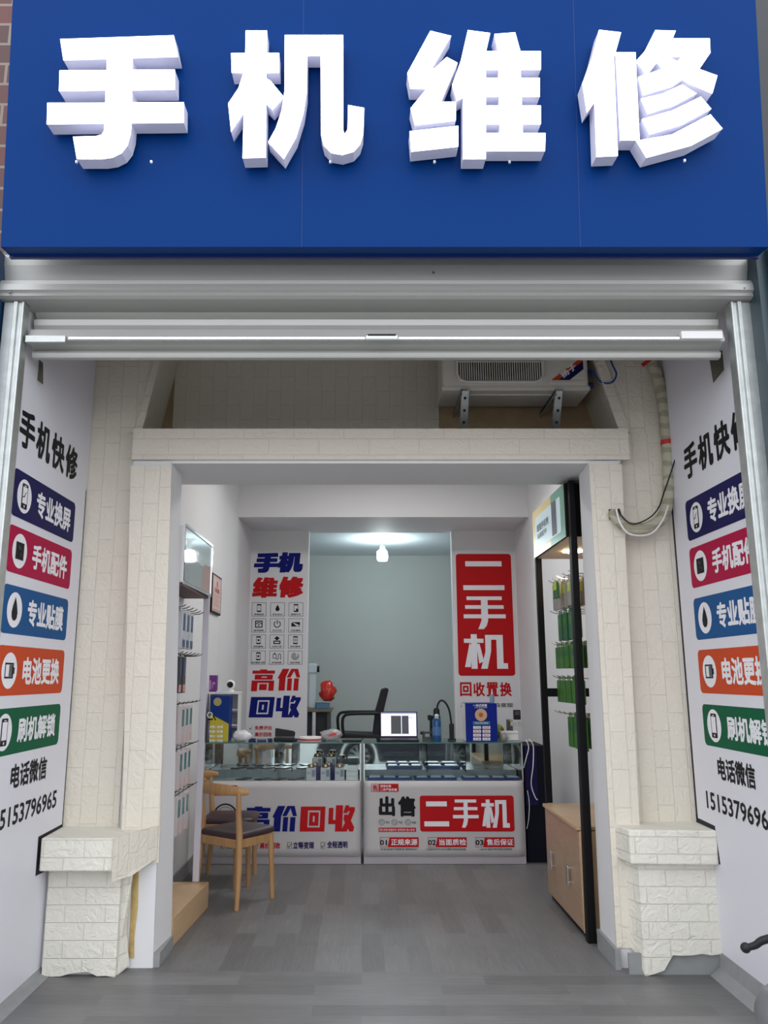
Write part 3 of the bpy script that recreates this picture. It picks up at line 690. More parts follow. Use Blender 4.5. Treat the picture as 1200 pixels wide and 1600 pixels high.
m = MB(); m.prism([atY(x, y, 4.5985) for x, y in ((951, 796), (968, 795), (973, 812), (966, 806), (952, 812))], (0, -0.004, 0))
struct('trim_pipe_hole', m, mat('dark wall hole', (0.03, 0.025, 0.02), 0.9))

# ------------------------------------------------------------------ left accessory shelf
shelf = thing('display_shelf', 'white wall display shelf with glossy header and pale wood plinth left of doorway', 'shelf', (-1.17, 5.35, 0))
obj('plinth', MB().prism([(-1.072, 4.93, 0), (-1.022, 5.745, 0), (-1.357, 5.745, 0), (-1.357, 4.93, 0)], (0, 0, 0.158)), M_board, shelf, bevel=0.003)
obj('side_panel', MB().box(-1.132, -1.09, 5.735, 5.77, 0.16, 2.07), mat('mauve white laminate', (0.6, 0.58, 0.63), 0.4), shelf, bevel=0.003)
obj('back_board', MB().box(-1.357, -1.27, 4.94, 5.735, 0.16, 2.2), mat('pegboard white', (0.7, 0.7, 0.72), 0.5), shelf)
obj('header_box', MB().prism([(-1.357, 4.94, 2.075), (-1.107, 4.94, 2.075), (-1.09, 5.76, 2.075), (-1.357, 5.76, 2.075)], (0, 0, .365)), M_wp, shelf, bevel=0.006)
HP = Plane((-1.107, 4.94, 2.075), (.017, .82, 0), (0, 0, 1))
m = MB(); HP.rect(m, 0.01, 0.012, 0.81, 0.355, 0.002); hdr = obj('header_film', m, mat('glossy header print', (0.62, 0.7, 0.72), 0.012, coat=1.0, spec=0.9), shelf)
m = MB(); HP.rect(m, 0.01, 0.012, 0.81, 0.17, 0.003); HP.poly(m, [(0.56, 0.17), (0.81, 0.17), (0.81, 0.205), (0.58, 0.19)], 0.003); obj('orange_print', m, mat('glossy orange print', (0.45, 0.12, 0.06), 0.03, coat=1.0, spec=0.9), hdr)
m = MB(); HP.poly(m, [(0.01, 0.012), (0.48, 0.012), (0.52, 0.16), (0.3, 0.19), (0.01, 0.15)], 0.004); obj('grey_print', m, mat('glossy grey print', (0.35, 0.36, 0.38), 0.03, coat=1.0, spec=0.9), hdr)
m = MB(); HP.rect(m, 0, .352, .825, .37, .008, .01); HP.rect(m, 0, -.01, .825, .006, .008, .01); HP.rect(m, .811, .006, .825, .352, .008, .01); obj('header_trim', m, M_chrome, shelf)
obj('soffit', MB().box(-1.27, -1.1, 4.94, 5.735, 2.05, 2.072), mat('dark red underside', (0.12, 0.05, 0.05), 0.6), shelf)
hook_rows = (1.93, 1.64, 1.33, 1.06, 0.79)
def shelf_hook():
    m = MB(); m.tube(spline([(0, 0, 0), (0.06, 0, 0), (0.13, 0, 0.004), (0.16, 0, 0.018)], 3), 0.0032, 6)
    m.box(-0.004, 0.002, -0.012, 0.012, -0.02, 0.012)
    return m.mesh('hook')
hk = shelf_hook(); hk.materials.append(mat('dark chrome wire', (0.12, 0.12, 0.12), 0.3, 0.8))
for z in hook_rows:
    for y in (5.06, 5.18, 5.30, 5.42, 5.54, 5.65):
        o = bpy.data.objects.new('hook', hk); COL.objects.link(o); o.parent = shelf; o.matrix_parent_inverse = Matrix.Translation(shelf.location).inverted(); o.location = (-1.268, y, z)

# packs on the shelf: a card with a hang hole, window and clear front
def pack(name, w, h, d, base, window, accent, label, group):
    t = thing(name, label, 'package', (0, 0, 0), group)
    m = MB(); m.box(0, d, -w / 2, w / 2, -h, -0.012); obj('box', m, base, t, bevel=0.003)
    m = MB(); X0, X1 = d * .4, d * .4 + .0015; m.prism([(X0, y, z) for y, z in ((-w / 2 + .01, -.014), (-.012, -.014), (-.012, .01), (.012, .01), (.012, -.014), (w / 2 - .01, -.014), (w / 2 - .01, .018), (-w / 2 + .01, .018))], (.0015, 0, 0)); obj('hang_tab', m, M_wp, t)
    m = MB(); m.box(d, d + .002, -w * .3, w * .3, -h * .55, -h * .12); obj('window', m, window, t)
    m = MB(); m.box(d, d + .002, -w * .42, w * .42, -h * .97, -h * .78); obj('print_band', m, accent, t)
    return t
M_pink = mat('pale pink card', (0.56, 0.5, 0.5), 0.45); M_pinkp = mat('faint rose print', (0.58, 0.43, 0.41), 0.45); M_teal = mat('teal film', (0.08, 0.22, 0.22), 0.25); M_rose = mat('rose print', (0.62, 0.3, 0.26), 0.45)
M_phone = mat('navy phone case', (0.03, 0.05, 0.14), 0.3); M_clear = mat('cloudy blister', (0.55, 0.57, 0.6), 0.25)
def hang(row, ys, proto, w, labels, group, dx=0.0):
    for i, y in enumerate(ys):
        for k, x in enumerate(dx if isinstance(dx, tuple) else (dx,)):
            dup(proto, (-1.255 + x, y, hook_rows[row] - 0.004), None, labels[i] if k == 0 else labels[i].replace('pack', 'pack in front', 1), group)
p1 = pack('phone_case_pack', 0.085, 0.25, 0.03, M_clear, M_phone, M_phone, 'tall blister pack with navy phone case on the top shelf hooks', 'phone cases on the left shelf')
p1.location = (-1.17, 5.30, hook_rows[0])
dup(p1, (-1.17, 5.42, hook_rows[0]), None, 'tall blister pack with navy phone case, top hooks, farther from doorway')
dup(p1, (-1.17, 5.18, hook_rows[0]), None, 'tall blister pack with navy phone case, top hooks, nearest the doorway')
p2 = pack('phone_case_pack', 0.08, 0.24, 0.03, mat('black card', (0.03, 0.03, 0.035), 0.4), M_phone, M_rose, 'dark phone case pack with rose foot on the second row of hooks', 'phone cases on the left shelf')
p2.location = (-1.18, 5.18, hook_rows[1])
dup(p2, (-1.18, 5.30, hook_rows[1]), None, 'dark phone case pack with rose foot, second row, farther from doorway')
p3 = pack('film_pack', 0.09, 0.235, 0.028, M_pink, M_teal, M_pinkp, 'pale pink film pack with teal window, third row, nearest the doorway', 'pink film packs on the left shelf')
p3.location = (-1.2, 5.18, hook_rows[2])
place = {2: 'third row', 3: 'fourth row', 4: 'fifth row'}
for r in (2, 3, 4):
    for j, y in enumerate((5.18, 5.30, 5.42, 5.54)):
        pos = ('nearest the doorway', 'second from the doorway', 'third from the doorway', 'farthest from the doorway')[j]
        for k, x in enumerate((-1.2, -1.15)):
            if r == 2 and j == 0 and k == 0: continue
            if k and j > 2: continue
            dup(p3, (x, y, hook_rows[r] - .002 * k), None, 'pale pink film pack with teal window, %s, %s%s' % (place[r], pos, ', in front' if k else ''))
m = MB(); m.box(-1.262, -1.25, 5.22, 5.29, 0.30, 0.50)
cd = thing('hanging_card', 'small white card with dark square hanging low on the left shelf', 'card', (-1.256, 5.255, 0.3))
obj('card', m, M_wp, cd)
m = MB(); m.box(-1.2495, -1.248, 5.235, 5.275, 0.33, 0.37); obj('dark_square', m, M_black, cd)
m = MB(); m.box(-1.2495, -1.248, 5.22, 5.29, 0.30, 0.312); obj('rose_band', m, M_rose, cd)

# framed licence on the left wall
fa, fb = atX(327, 956, -1.357), atX(344.5, 897, -1.357)
fr = thing('picture_frame', 'thin black frame with a pink and red certificate on the left wall', 'picture', (-1.35, (fa.y + fb.y) / 2, fa.z))
FP = Plane((-1.36, fa.y, fa.z), (0, 1, 0), (0, 0, 1))
m = MB(); FP.rect(m, 0, 0, 0.47, 0.355, 0.022, 0.02); obj('frame', m, M_blk, fr, bevel=0.002)
m = MB(); FP.rect(m, 0.02, 0.018, 0.45, 0.337, 0.023); ct = obj('certificate', m, mat('pink certificate', (0.66, 0.5, 0.46), 0.4, var=0.08, vscale=12), fr)
m = MB(); FP.disc(m, 0.235, 0.27, 0.035, 0.024); FP.text(m, '营业执照', 0.12, 0.19, 0.35, 0.235, 0.03, 0.024); FP.frame(m, 0.035, 0.03, 0.435, 0.325, 0.006, 0.024)
for k in range(5): FP.rect(m, 0.08, 0.16 - k * .022, 0.36 - (k % 2) * .08, 0.165 - k * .022, 0.024)
obj('red_print', m, mat('certificate red', (0.6, 0.12, 0.1), 0.45), ct)

# ------------------------------------------------------------------ chairs
def make_chair(label):
    t = thing('dining_chair', label, 'chair', (0, 0, 0), 'horn-backed wooden chairs')
    def leg(x0, y0, x1, y1, z1, r0=.016, r1=.021):
        return MB().tube([(x0, y0, 0), (x0 + (x1 - x0) * .5, y0 + (y1 - y0) * .5, z1 * .5), (x1, y1, z1)], [r0, r0 * .5 + r1 * .5, r1], 12)
    for s in (-1, 1):
        obj('leg', MB().tube([(s * .2, -.01, 0), (s * .19, .012, .25), (s * .185, .015, .44), (s * .185, .0, .6), (s * .195, -.015, .735)], [.016, .021, .023, .02, .016], 12), M_wood, t, smooth=True)
        obj('leg', leg(s * .18, .36, s * .165, .345, .425), M_wood, t, smooth=True)
    m = MB(); m.box(-.185, .185, .0, .022, .375, .432); m.box(-.165, .165, .333, .355, .375, .432)
    m.prism([(-.195, .01, .375), (-.173, .01, .375), (-.153, .345, .375), (-.175, .345, .375)], (0, 0, .057)); m.prism([(.173, .01, .375), (.195, .01, .375), (.175, .345, .375), (.153, .345, .375)], (0, 0, .057))
    obj('seat_frame', m, M_wood, t, bevel=0.004)
    c = [(-.195, .03), (-.18, .0), (.18, .0), (.195, .03), (.19, .3), (.175, .375), (.12, .395), (-.12, .395), (-.175, .375), (-.19, .3)]
    m = MB(); m.loft([[Vector((x * k, .19 + (y - .19) * k, z)) for x, y in c] for k, z in ((.96, .43), (1.0, .44), (1.0, .458), (.95, .47), (.8, .476))])
    obj('seat', m, M_leather, t, smooth=True)
    path = [(-.238, .035, .738), (-.2, -.008, .743), (-.1, -.048, .75), (0, -.06, .752), (.1, -.048, .75), (.2, -.008, .743), (.238, .035, .738)]
    m = MB(); m.tube(spline(path, 4), .016, 10, ry=[.018 + .021 * math.sin(PI * i / 24) for i in range(25)])
    obj('back_rail', m, M_wood, t, smooth=True)
    return t
ch = make_chair('wooden horn-back chair, brown seat turned away, before the left counter')
ch2 = dup(ch, (-1.19, 6.47, 0), -PI / 2, 'wooden horn-back chair standing against the left wall beside the shelf')
ch.location = (-0.977, 5.79, 0); ch.rotation_euler = (0, 0, math.radians(-36))

# ------------------------------------------------------------------ glass counters
M_mirror = mat('mirror door', (0.75, 0.8, 0.8), 0.03, 1.0)
CY0, CY1 = 7.0, 7.48
def counter(x0, x1, label, divs):
    t = thing('glass_counter', label, 'counter', ((x0 + x1) / 2, (CY0 + CY1) / 2, 0), 'glass counters')
    obj('cabinet_base', MB().box(x0, x1, CY0, CY1, 0, .642), M_cab, t, bevel=0.003)
    obj('case_floor', MB().box(x0 + .004, x1 - .004, CY0 + .004, CY1 - .004, .642, .65), mat('case floor grey', (0.42, 0.44, 0.45), 0.4), t)
    obj('rear_step', MB().box(x0 + .012, x1 - .012, CY0 + .24, CY1 - .02, .65, .715), mat('step laminate', (0.22, 0.27, 0.29), 0.25), t)
    obj('front_glass', MB().box(x0, x1, CY0, CY0 + .005, .65, .952), M_glass, t)
    obj('side_glass', MB().box(x0, x0 + .005, CY0 + .006, CY1, .65, .952), M_glass, t)
    obj('side_glass', MB().box(x1 - .005, x1, CY0 + .006, CY1, .65, .952), M_glass, t)
    tp = obj('top_glass', MB().box(x0 - .003, x1 + .003, CY0 - .004, CY1 + .004, .953, .961), M_glass, t)
    e = MB(); e.box(x0 - .004, x1 + .004, CY0 - .006, CY0 - .004, .952, .9615); e.box(x0 - .005, x0 - .003, CY0 - .004, CY1 + .004, .952, .962); e.box(x1 + .003, x1 + .005, CY0 - .004, CY1 + .004, .952, .962)
    obj('glass_edge', e, M_edge, tp)
    obj('mirror_door', MB().box(x0 + .006, x1 - .006, CY1 - .014, CY1 - .004, .65, .952), M_mirror, t)
    w = (x1 - x0)
    for dx in divs:
        obj('glass_divider', MB().box(dx - .003, dx + .003, CY0 + .02, CY1 - .02, .72, .945), M_glass, t)
    m = MB(); m.box(x0 - .001, x0 + .008, CY0 - .003, CY0 + .006, .645, .955); m.box(x1 - .008, x1 + .001, CY0 - .003, CY0 + .006, .645, .955); m.box(x0, x1, CY0 - .003, CY0 + .003, .64, .652)
    obj('metal_edge', m, M_alu, t)
    return t
counter(-1.325, -0.006, 'glass counter behind the wooden chair, with loose phones and small boxes inside', (-.73, -.588))
counter(0.018, 1.352, 'glass counter under the laptop, with blue phone trays inside', (.55, .875))

def wavy(P, w, h, n, amp, ph):
    nu, nv = 24, 10; g = MB()
    vs = []
    for j in range(nv + 1):
        for i in range(nu + 1):
            u, v = i / nu, j / nv
            d = amp * (math.sin(u * 9 + ph + v * 3) * .5 + math.sin(v * 7 + u * 14 + ph) * .5) * (1 - abs(2 * v - 1) * .4)
            vs.append(P.p(u * w, v * h + .004 * math.sin(u * PI) * (-1 if j == nv else 0), n + d))
    g.add(vs, [(j * (nu + 1) + i, j * (nu + 1) + i + 1, (j + 1) * (nu + 1) + i + 1, (j + 1) * (nu + 1) + i) for j in range(nv) for i in range(nu)])
    return g
def px_rect(P, x0, y0, x1, y1):
    """pixel box -> rectangle on plane P (left, bottom, right, top)"""
    a, b = P.uv(P.hit(x0, y1)), P.uv(P.hit(x1, y0)); return a[0], a[1], b[0], b[1]

# left banner
BP = Plane((-1.315, CY0 - .012, .062), (1, 0, 0), (0, 0, 1))
bn = thing('counter_banner', 'white cloth banner with big blue and red characters behind the wooden chair', 'banner', (-0.66, CY0 - .01, .062))
cl = obj('cloth', wavy(BP, 1.30, .59, 0.0, .0035, 0), M_ban, bn, smooth='all')
sm = cl.modifiers.new('thickness', 'SOLIDIFY'); sm.thickness = 0.001
Q = 0.006
m = MB()
BP.glyph(m, '高', *px_rect(BP, 384, 1260, 422, 1300), .06, Q); BP.glyph(m, '价', *px_rect(BP, 425, 1259, 464, 1299), .06, Q)
blue = obj('blue_lettering', m, M_dblue, bn)
m = MB()
BP.glyph(m, '回', *px_rect(BP, 469, 1260, 508, 1299), .04, Q); BP.glyph(m, '收', *px_rect(BP, 513, 1258, 554, 1299), .04, Q)
BP.rect(m, *px_rect(BP, 330, 1227, 371, 1243), Q); BP.text(m, '高价回收', *px_rect(BP, 406, 1316, 438, 1326), .03, Q)
obj('red_lettering', m, M_red, bn)
m = MB(); BP.text(m, '诚信回收', *px_rect(BP, 337, 1231, 363, 1239), .02, Q + .002); obj('white_lettering', m, M_wprint, bn)
m = MB()
BP.text(m, '免费评估', *px_rect(BP, 354, 1316, 386, 1326), .03, Q); BP.text(m, '立等变现', *px_rect(BP, 458, 1315, 491, 1326), .03, Q); BP.text(m, '全程透明', *px_rect(BP, 511, 1314, 543, 1325), .03, Q)
obj('navy_lettering', m, M_navy, bn)
m = MB()
for x in (344, 396, 449, 501):
    a, b, c, d = px_rect(BP, x, 1316, x + 7, 1326)
    BP.frame(m, a, b, c, d, .0025, Q); BP.poly(m, [(a + .004, b + .026), (a + .012, b + .006), (c + .01, d + .004), (a + .013, b + .016)], Q + .001)
cx, cz = BP.uv(BP.hit(352, 1275)); BP.ring(m, cx, cz, .088, .1, Q); BP.ring(m, cx, cz, .07, .073, Q)
obj('black_marks', m, M_black, bn)

# right banner
RP = Plane((0.028, CY0 - .012, .062), (1, 0, 0), (0, 0, 1))
bn2 = thing('counter_banner', 'white banner with a big red panel on the counter under the laptop', 'banner', (0.68, CY0 - .01, .062))
cl = obj('cloth', wavy(RP, 1.31, .592, 0.0, .002, 2.0), M_ban, bn2, smooth='all')
sm = cl.modifiers.new('thickness', 'SOLIDIFY'); sm.thickness = 0.001
m = MB(); RP.rrect(m, *px_rect(RP, 656.5, 1243, 802, 1299), .02, Q); pn = obj('red_panel', m, M_red, bn2)
m = MB()
RP.glyph(m, '二', *px_rect(RP, 663, 1252, 701, 1291), 0, Q + .001); RP.glyph(m, '手t', *px_rect(RP, 708, 1249, 747, 1293), 0, Q + .001); RP.glyph(m, '机t', *px_rect(RP, 753, 1249, 795, 1293), 0, Q + .001)
obj('white_lettering', m, M_wprint, pn)
m = MB(); RP.text(m, '出', *px_rect(RP, 592, 1244, 617, 1275), .045, Q); RP.text(m, '售', *px_rect(RP, 622, 1244, 649, 1276), .045, Q)
for s, x0, x1 in (('01', 593.5, 604.5), ('02', 669, 681), ('03', 743, 755)): RP.text(m, s, *px_rect(RP, x0, 1312, x1, 1320.5), .04, Q)
RP.text(m, '•手机来源严格鉴定,明码标价', *px_rect(RP, 593, 1325, 652, 1328.5), 0, Q); RP.text(m, '•当面使用专业仪器检测手机性能', *px_rect(RP, 665, 1325, 728, 1328.5), 0, Q); RP.text(m, '•180天,超长质保售后维修', *px_rect(RP, 748, 1325, 800, 1328.5), 0, Q)
for x0, s in ((592, '手机'), (612, '平板'), (633, '电脑')):
    a, b, c, d = px_rect(RP, x0, 1280, x0 + 9, 1289); RP.ring(m, (a + c) / 2, (b + d) / 2, .021, .024, Q); RP.frame(m, (a + c) / 2 - .009, (b + d) / 2 - .011, (a + c) / 2 + .009, (b + d) / 2 + .011, .002, Q)
    RP.text(m, s, *px_rect(RP, x0 + 10.5, 1283, x0 + 16.5, 1287), 0, Q)
obj('black_lettering', m, M_black, bn2)
m = MB(); RP.frame(m, *px_rect(RP, 580, 1224.5, 591, 1237), .004, Q); RP.text(m, '售', *px_rect(RP, 582, 1226, 589.5, 1235.5), .02, Q); RP.rect(m, *px_rect(RP, 592, 1224.5, 622.5, 1237), Q); RP.rect(m, *px_rect(RP, 591.5, 1293, 650, 1299.5), Q)
for x0, x1 in ((608, 654), (683, 729), (757, 803)):
    a, b, c, d = px_rect(RP, x0, 1308, x1, 1323.5); RP.poly(m, [(a - .012, b), (c, b), (c, d), (a + .004, d)], Q)
    RP.frame(m, a - .075, b, a + .01, d, .003, Q - .0005)
rd = obj('red_lettering', m, M_red, bn2)
m = MB(); RP.text(m, '诚信出售', *px_rect(RP, 594, 1226, 611, 1230), 0.02, Q + .002); RP.text(m, '二手严选专卖', *px_rect(RP, 594, 1231.5, 620, 1236), 0.02, Q + .002)
RP.text(m, '国行货源 超值好价 支持验货 放心安全', *px_rect(RP, 593, 1294.5, 648, 1298.2), 0, Q + .002)
for s, x0, x1 in (('正规来源', 611, 652), ('当面质检', 686, 728), ('售后保证', 760.5, 801.5)): RP.text(m, s, *px_rect(RP, x0, 1310.5, x1, 1320.5), .02, Q + .002)
obj('white_lettering', m, M_wprint, rd)

# goods inside the cases: phones and small boxes in the left one
def phone(label, group, body, screen):
    t = thing('mobile_phone', label, 'phone', (0, 0, 0), group)
    obj('body', MB().box(-.037, .037, -.075, .075, 0, .008), body, t, bevel=0.003)
    obj('screen', MB().box(-.034, .034, -.071, .071, .008, .009), screen, t)
    return t
M_scr = mat('phone screen', (0.02, 0.02, 0.025), 0.08); M_scr2 = mat('rosy phone screen', (0.15, 0.08, 0.08), 0.1); M_body = mat('dark phone body', (0.05, 0.05, 0.06), 0.3)
fl = phone('dark phone lying at the front of the left case, leftmost', 'phones in the left case', M_body, M_scr)
fl.location = (-1.0, 7.11, .651); fl.rotation_euler = (0, 0, -.5)
ords = ('leftmost', 'second from left', 'third from left', 'fourth from left', 'fifth from left', 'rightmost')
for i, x in enumerate((-.84, -.70, -.555)): dup(fl, (x, 7.11, .651), -.5, 'dark phone lying at the front of the left case, %s' % ords[i + 1])
for i, x in enumerate((-1.08, -.94, -.82, -.67, -.508)): dup(fl, (x, 7.35, .716), -.45, 'dark phone on the rear step of the left case, %s' % ords[i])
def small_box(label, group):
    t = thing('accessory_box', label, 'box', (0, 0, 0), group)
    obj('carton', MB().box(-.04, .04, -.03, .03, 0, .10), mat('white carton', (0.6, 0.61, 0.63), 0.45), t, bevel=0.002)
    obj('label_block', MB().box(.006, .034, -.031, -.03, .03, .085), mat('grey carton print', (0.25, 0.27, 0.33), 0.5), t)
    obj('text_block', MB().box(-.034, -.002, -.031, -.03, .05, .07), mat('carton text grey', (0.4, 0.41, 0.44), 0.5), t)
    m = MB(); m.lathe([(.0, .10), (.028, .10), (.032, .112), (.026, .128), (.0, .132)], (0, 0, 0), 'z', 14); obj('glass_lid', m, mat('amber chrome cap', (0.5, 0.33, 0.2), 0.2, 0.7), t, smooth=True)
    return t
sb = small_box('small white box with amber dome, front row of the left case, leftmost', 'small boxes in the left case')
sb.location = (-.425, 7.06, .651)
for i, x in enumerate((-.305, -.185)): dup(sb, (x, 7.06, .651), None, 'small white box with amber dome, front row of the left case, %s' % ('middle', 'rightmost')[i])
for i, x in enumerate((-.40, -.28)): dup(sb, (x, 7.15, .652), None, 'small white box with amber dome, middle row of the left case, %s' % ('left', 'right')[i])
for i, x in enumerate((-.385, -.265)): dup(sb, (x, 7.30, .716), None, 'small white box with amber dome, rear row of the left case, %s' % ('left', 'right')[i])
nb = thing('phone_carton', 'narrow navy carton standing between the small white boxes, left one', 'box', (-.365, 7.07, .651), 'navy cartons in the left case')
obj('carton', MB().box(-.385, -.345, 7.04, 7.10, .651, .765), M_navy, nb, bevel=.002)
dup(nb, (-.245, 7.07, .651), None, 'narrow navy carton standing between the small white boxes, right one')
for k, z in enumerate((.651, .688, .725)):
    c = thing('flat_carton', 'flat white carton stacked at right end of the left case, %s' % ('bottom', 'middle', 'top')[k], 'box', (-.075, 7.1, z), 'flat cartons in the left case')
    obj('carton', MB().box(-.13, -.03, 7.03, 7.17, z, z + .0355), M_wp, c, bevel=.002)
# trays in the right case
def tray(x0, x1, y, z, label):
    c = thing('phone_tray', label, 'tray', ((x0 + x1) / 2, y + .06, z), 'blue trays in the right case')
    obj('tray', MB().box(x0, x1, y, y + .14, z, z + .022), mat('blue velvet tray', (0.01, 0.035, 0.19), 0.5), c, bevel=.003)
    n = max(2, int((x1 - x0) / .1))
    for i in range(n):
        a = x0 + (x1 - x0) * (i + .12) / n; b = x0 + (x1 - x0) * (i + .88) / n
        obj('wrapped_phone', MB().box(a, b, y + .01, y + .13, z + .022, z + .03), mat('clear wrap film', (0.45, 0.5, 0.52), 0.12), c, bevel=.002)
tray(.05, .42, 7.03, .651, 'blue tray at the front of the right case, left end')
tray(.45, .80, 7.03, .651, 'blue tray at the front of the right case, middle')
tray(.85, 1.33, 7.03, .651, 'blue tray at the front of the right case, right end')
tray(.22, .53, 7.27, .716, 'blue tray on the rear step of the right case, left')
tray(.57, .86, 7.27, .716, 'blue tray on the rear step of the right case, right')

# ------------------------------------------------------------------ posters on the partition
TP = Plane((-1.29, 9.297, .75), (1, 0, 0), (0, 0, 1))
po = thing('wall_poster', 'tall white poster with twelve icon tiles beside the back room opening', 'poster', (-.97, 9.29, .75))
a, b = atY(388, 858, 9.297), atY(482, 1150, 9.297)
m = MB(); m.box(-1.30, -.632, 9.294, 9.3, .75, a.z); obj('sheet', m, M_pap, po)
TP = Plane((0, 9.294, 0), (1, 0, 0), (0, 0, 1)); T = lambda *q: px_rect(TP, *q)
m = MB(); TP.glyph(m, '手', *T(397, 864, 435.5, 895), .1, .002, .045); TP.glyph(m, '机', *T(434.5, 863, 474, 895), .1, .002, .045); TP.glyph(m, '回', *T(390, 1089, 428, 1121), .1); TP.glyph(m, '收', *T(431, 1087, 469, 1121), .08)
obj('blue_lettering', m, M_dblue, po)
m = MB(); TP.glyph(m, '维', *T(394.5, 902, 434.5, 934), .12, .002, .03); TP.glyph(m, '修', *T(436, 901, 475, 934), .12, .002, .03); TP.glyph(m, '高', *T(393, 1046, 429, 1080), .06); TP.glyph(m, '价', *T(433, 1045, 469, 1079), .06)
TP.text(m, '免费评估', *T(398, 1134, 425, 1140.5), .03); TP.text(m, '高价回收', *T(398, 1144, 425, 1151), .03)
obj('red_lettering', m, M_red, po)
m = MB(); TP.text(m, '立等变现', *T(398, 1154.5, 425, 1161), .03)
for y in (1134, 1144, 1154):
    u0, v0, u1, v1 = T(389, y, 395, y + 6.5); TP.poly(m, [(u0, v0 + .02), (u0 + .015, v0), (u1, v1), (u0 + .017, v0 + .016)], .002)
caps = ('屏幕破损', '手机进水', '触摸失灵', '信号故障', '无法开机', '主板漏电', '密码解锁', '内存升级', '刷机解锁', '前后摄像 花屏', '充电故障', '指纹修复')
def tile_icon(P, m, k, cu, cv, s):
    n = .002
    def ph():
        P.frame(m, cu - .5 * s, cv - .9 * s, cu + .5 * s, cv + .9 * s, .09 * s, n); P.rect(m, cu - .5 * s, cv + .6 * s, cu + .5 * s, cv + .9 * s, n); P.rect(m, cu - .5 * s, cv - .9 * s, cu + .5 * s, cv - .6 * s, n)
    if k == 0: ph(); P.poly(m, [(cu - .4 * s, cv + .4 * s), (cu, cv), (cu + .4 * s, cv - .4 * s), (cu + .1 * s, cv)], n)
    if k == 1: P.poly(m, [(cu, cv + .8 * s), (cu + .35 * s, cv + .15 * s), (cu + .5 * s, cv - .25 * s), (cu + .36 * s, cv - .6 * s), (cu, cv - .75 * s), (cu - .36 * s, cv - .6 * s), (cu - .5 * s, cv - .25 * s), (cu - .35 * s, cv + .15 * s)], n)
    if k == 2: ph(); P.poly(m, [(cu, cv), (cu + .6 * s, cv - .35 * s), (cu + .5 * s, cv - .9 * s), (cu + .1 * s, cv - .7 * s)], n)
    if k == 3:
        P.frame(m, cu - .85 * s, cv - .8 * s, cu + .85 * s, cv + .8 * s, .22 * s, n); P.ring(m, cu, cv - .4 * s, .25 * s, .42 * s, n, PI * .2, PI * .8, 8); P.ring(m, cu, cv - .4 * s, .65 * s, .85 * s, n, PI * .2, PI * .8, 8); P.disc(m, cu, cv - .4 * s, .12 * s, n, 10)
    if k == 4: P.ring(m, cu, cv, .62 * s, .82 * s, n, PI * .68, PI * 2.32, 24); P.rect(m, cu - .1 * s, cv, cu + .1 * s, cv + .95 * s, n)
    if k == 5: P.poly(m, [(cu - s, cv - .55 * s), (cu + .3 * s, cv - .55 * s), (cu - .7 * s, cv + .3 * s), (cu - s, cv + .3 * s)], n); P.poly(m, [(cu - s, cv + .45 * s), (cu + s, cv + .45 * s), (cu + s, cv - .3 * s), (cu + .1 * s, cv + .1 * s)], n); P.rect(m, cu + .4 * s, cv - .55 * s, cu + s, cv - .42 * s, n)
    if k in (6, 8, 9): ph(); (P.rect(m, cu - .22 * s, cv - .2 * s, cu + .22 * s, cv + .2 * s, n) if k != 8 else P.ring(m, cu, cv, .16 * s, .26 * s, n, seg=14))
    if k == 7: P.poly(m, [(cu, cv + .95 * s), (cu + .75 * s, cv + .3 * s), (cu + .3 * s, cv + .3 * s), (cu + .3 * s, cv), (cu - .3 * s, cv), (cu - .3 * s, cv + .3 * s), (cu - .75 * s, cv + .3 * s)], n); P.frame(m, cu - .8 * s, cv - .9 * s, cu + .8 * s, cv - .1 * s, .25 * s, n)
    if k == 10: P.frame(m, cu - .9 * s, cv - .5 * s, cu - .05 * s, cv + .5 * s, .12 * s, n); P.rect(m, cu - .62 * s, cv + .5 * s, cu - .35 * s, cv + .8 * s, n); P.ring(m, cu + .15 * s, cv - .45 * s, .18 * s, .32 * s, n, PI, 2 * PI, 8); P.rect(m, cu + .33 * s, cv - .45 * s, cu + .47 * s, cv + .3 * s, n); P.ring(m, cu + .65 * s, cv + .3 * s, .18 * s, .32 * s, n, 0, PI, 8); P.rect(m, cu + .83 * s, cv - .8 * s, cu + .97 * s, cv + .3 * s, n)
    if k == 11:
        for r in (.2, .42, .64, .86): P.ring(m, cu, cv, (r - .1) * s, r * s, n, r * 2, r * 2 + 5.4, 16)
for r in range(4):
    for c in range(3):
        sl = (993 - 942) * 0; x0 = 393.3 - r * .45 + c * 28.8 ; y0 = 941.5 + r * 25.1
        u0, v0, u1, v1 = T(x0, y0, x0 + 23, y0 + 21.5)
        TP.frame(m, u0, v0, u1, v1, .004, .0015)
        tile_icon(TP, m, r * 3 + c, (u0 + u1) / 2, v0 + (v1 - v0) * .6, .05)
        k = .16 if r * 3 + c != 9 else .04
        TP.text(m, caps[r * 3 + c], u0 + (u1 - u0) * k, v0 + .012, u1 - (u1 - u0) * k, v0 + .032, 0.02)
obj('black_print', m, M_black, po)

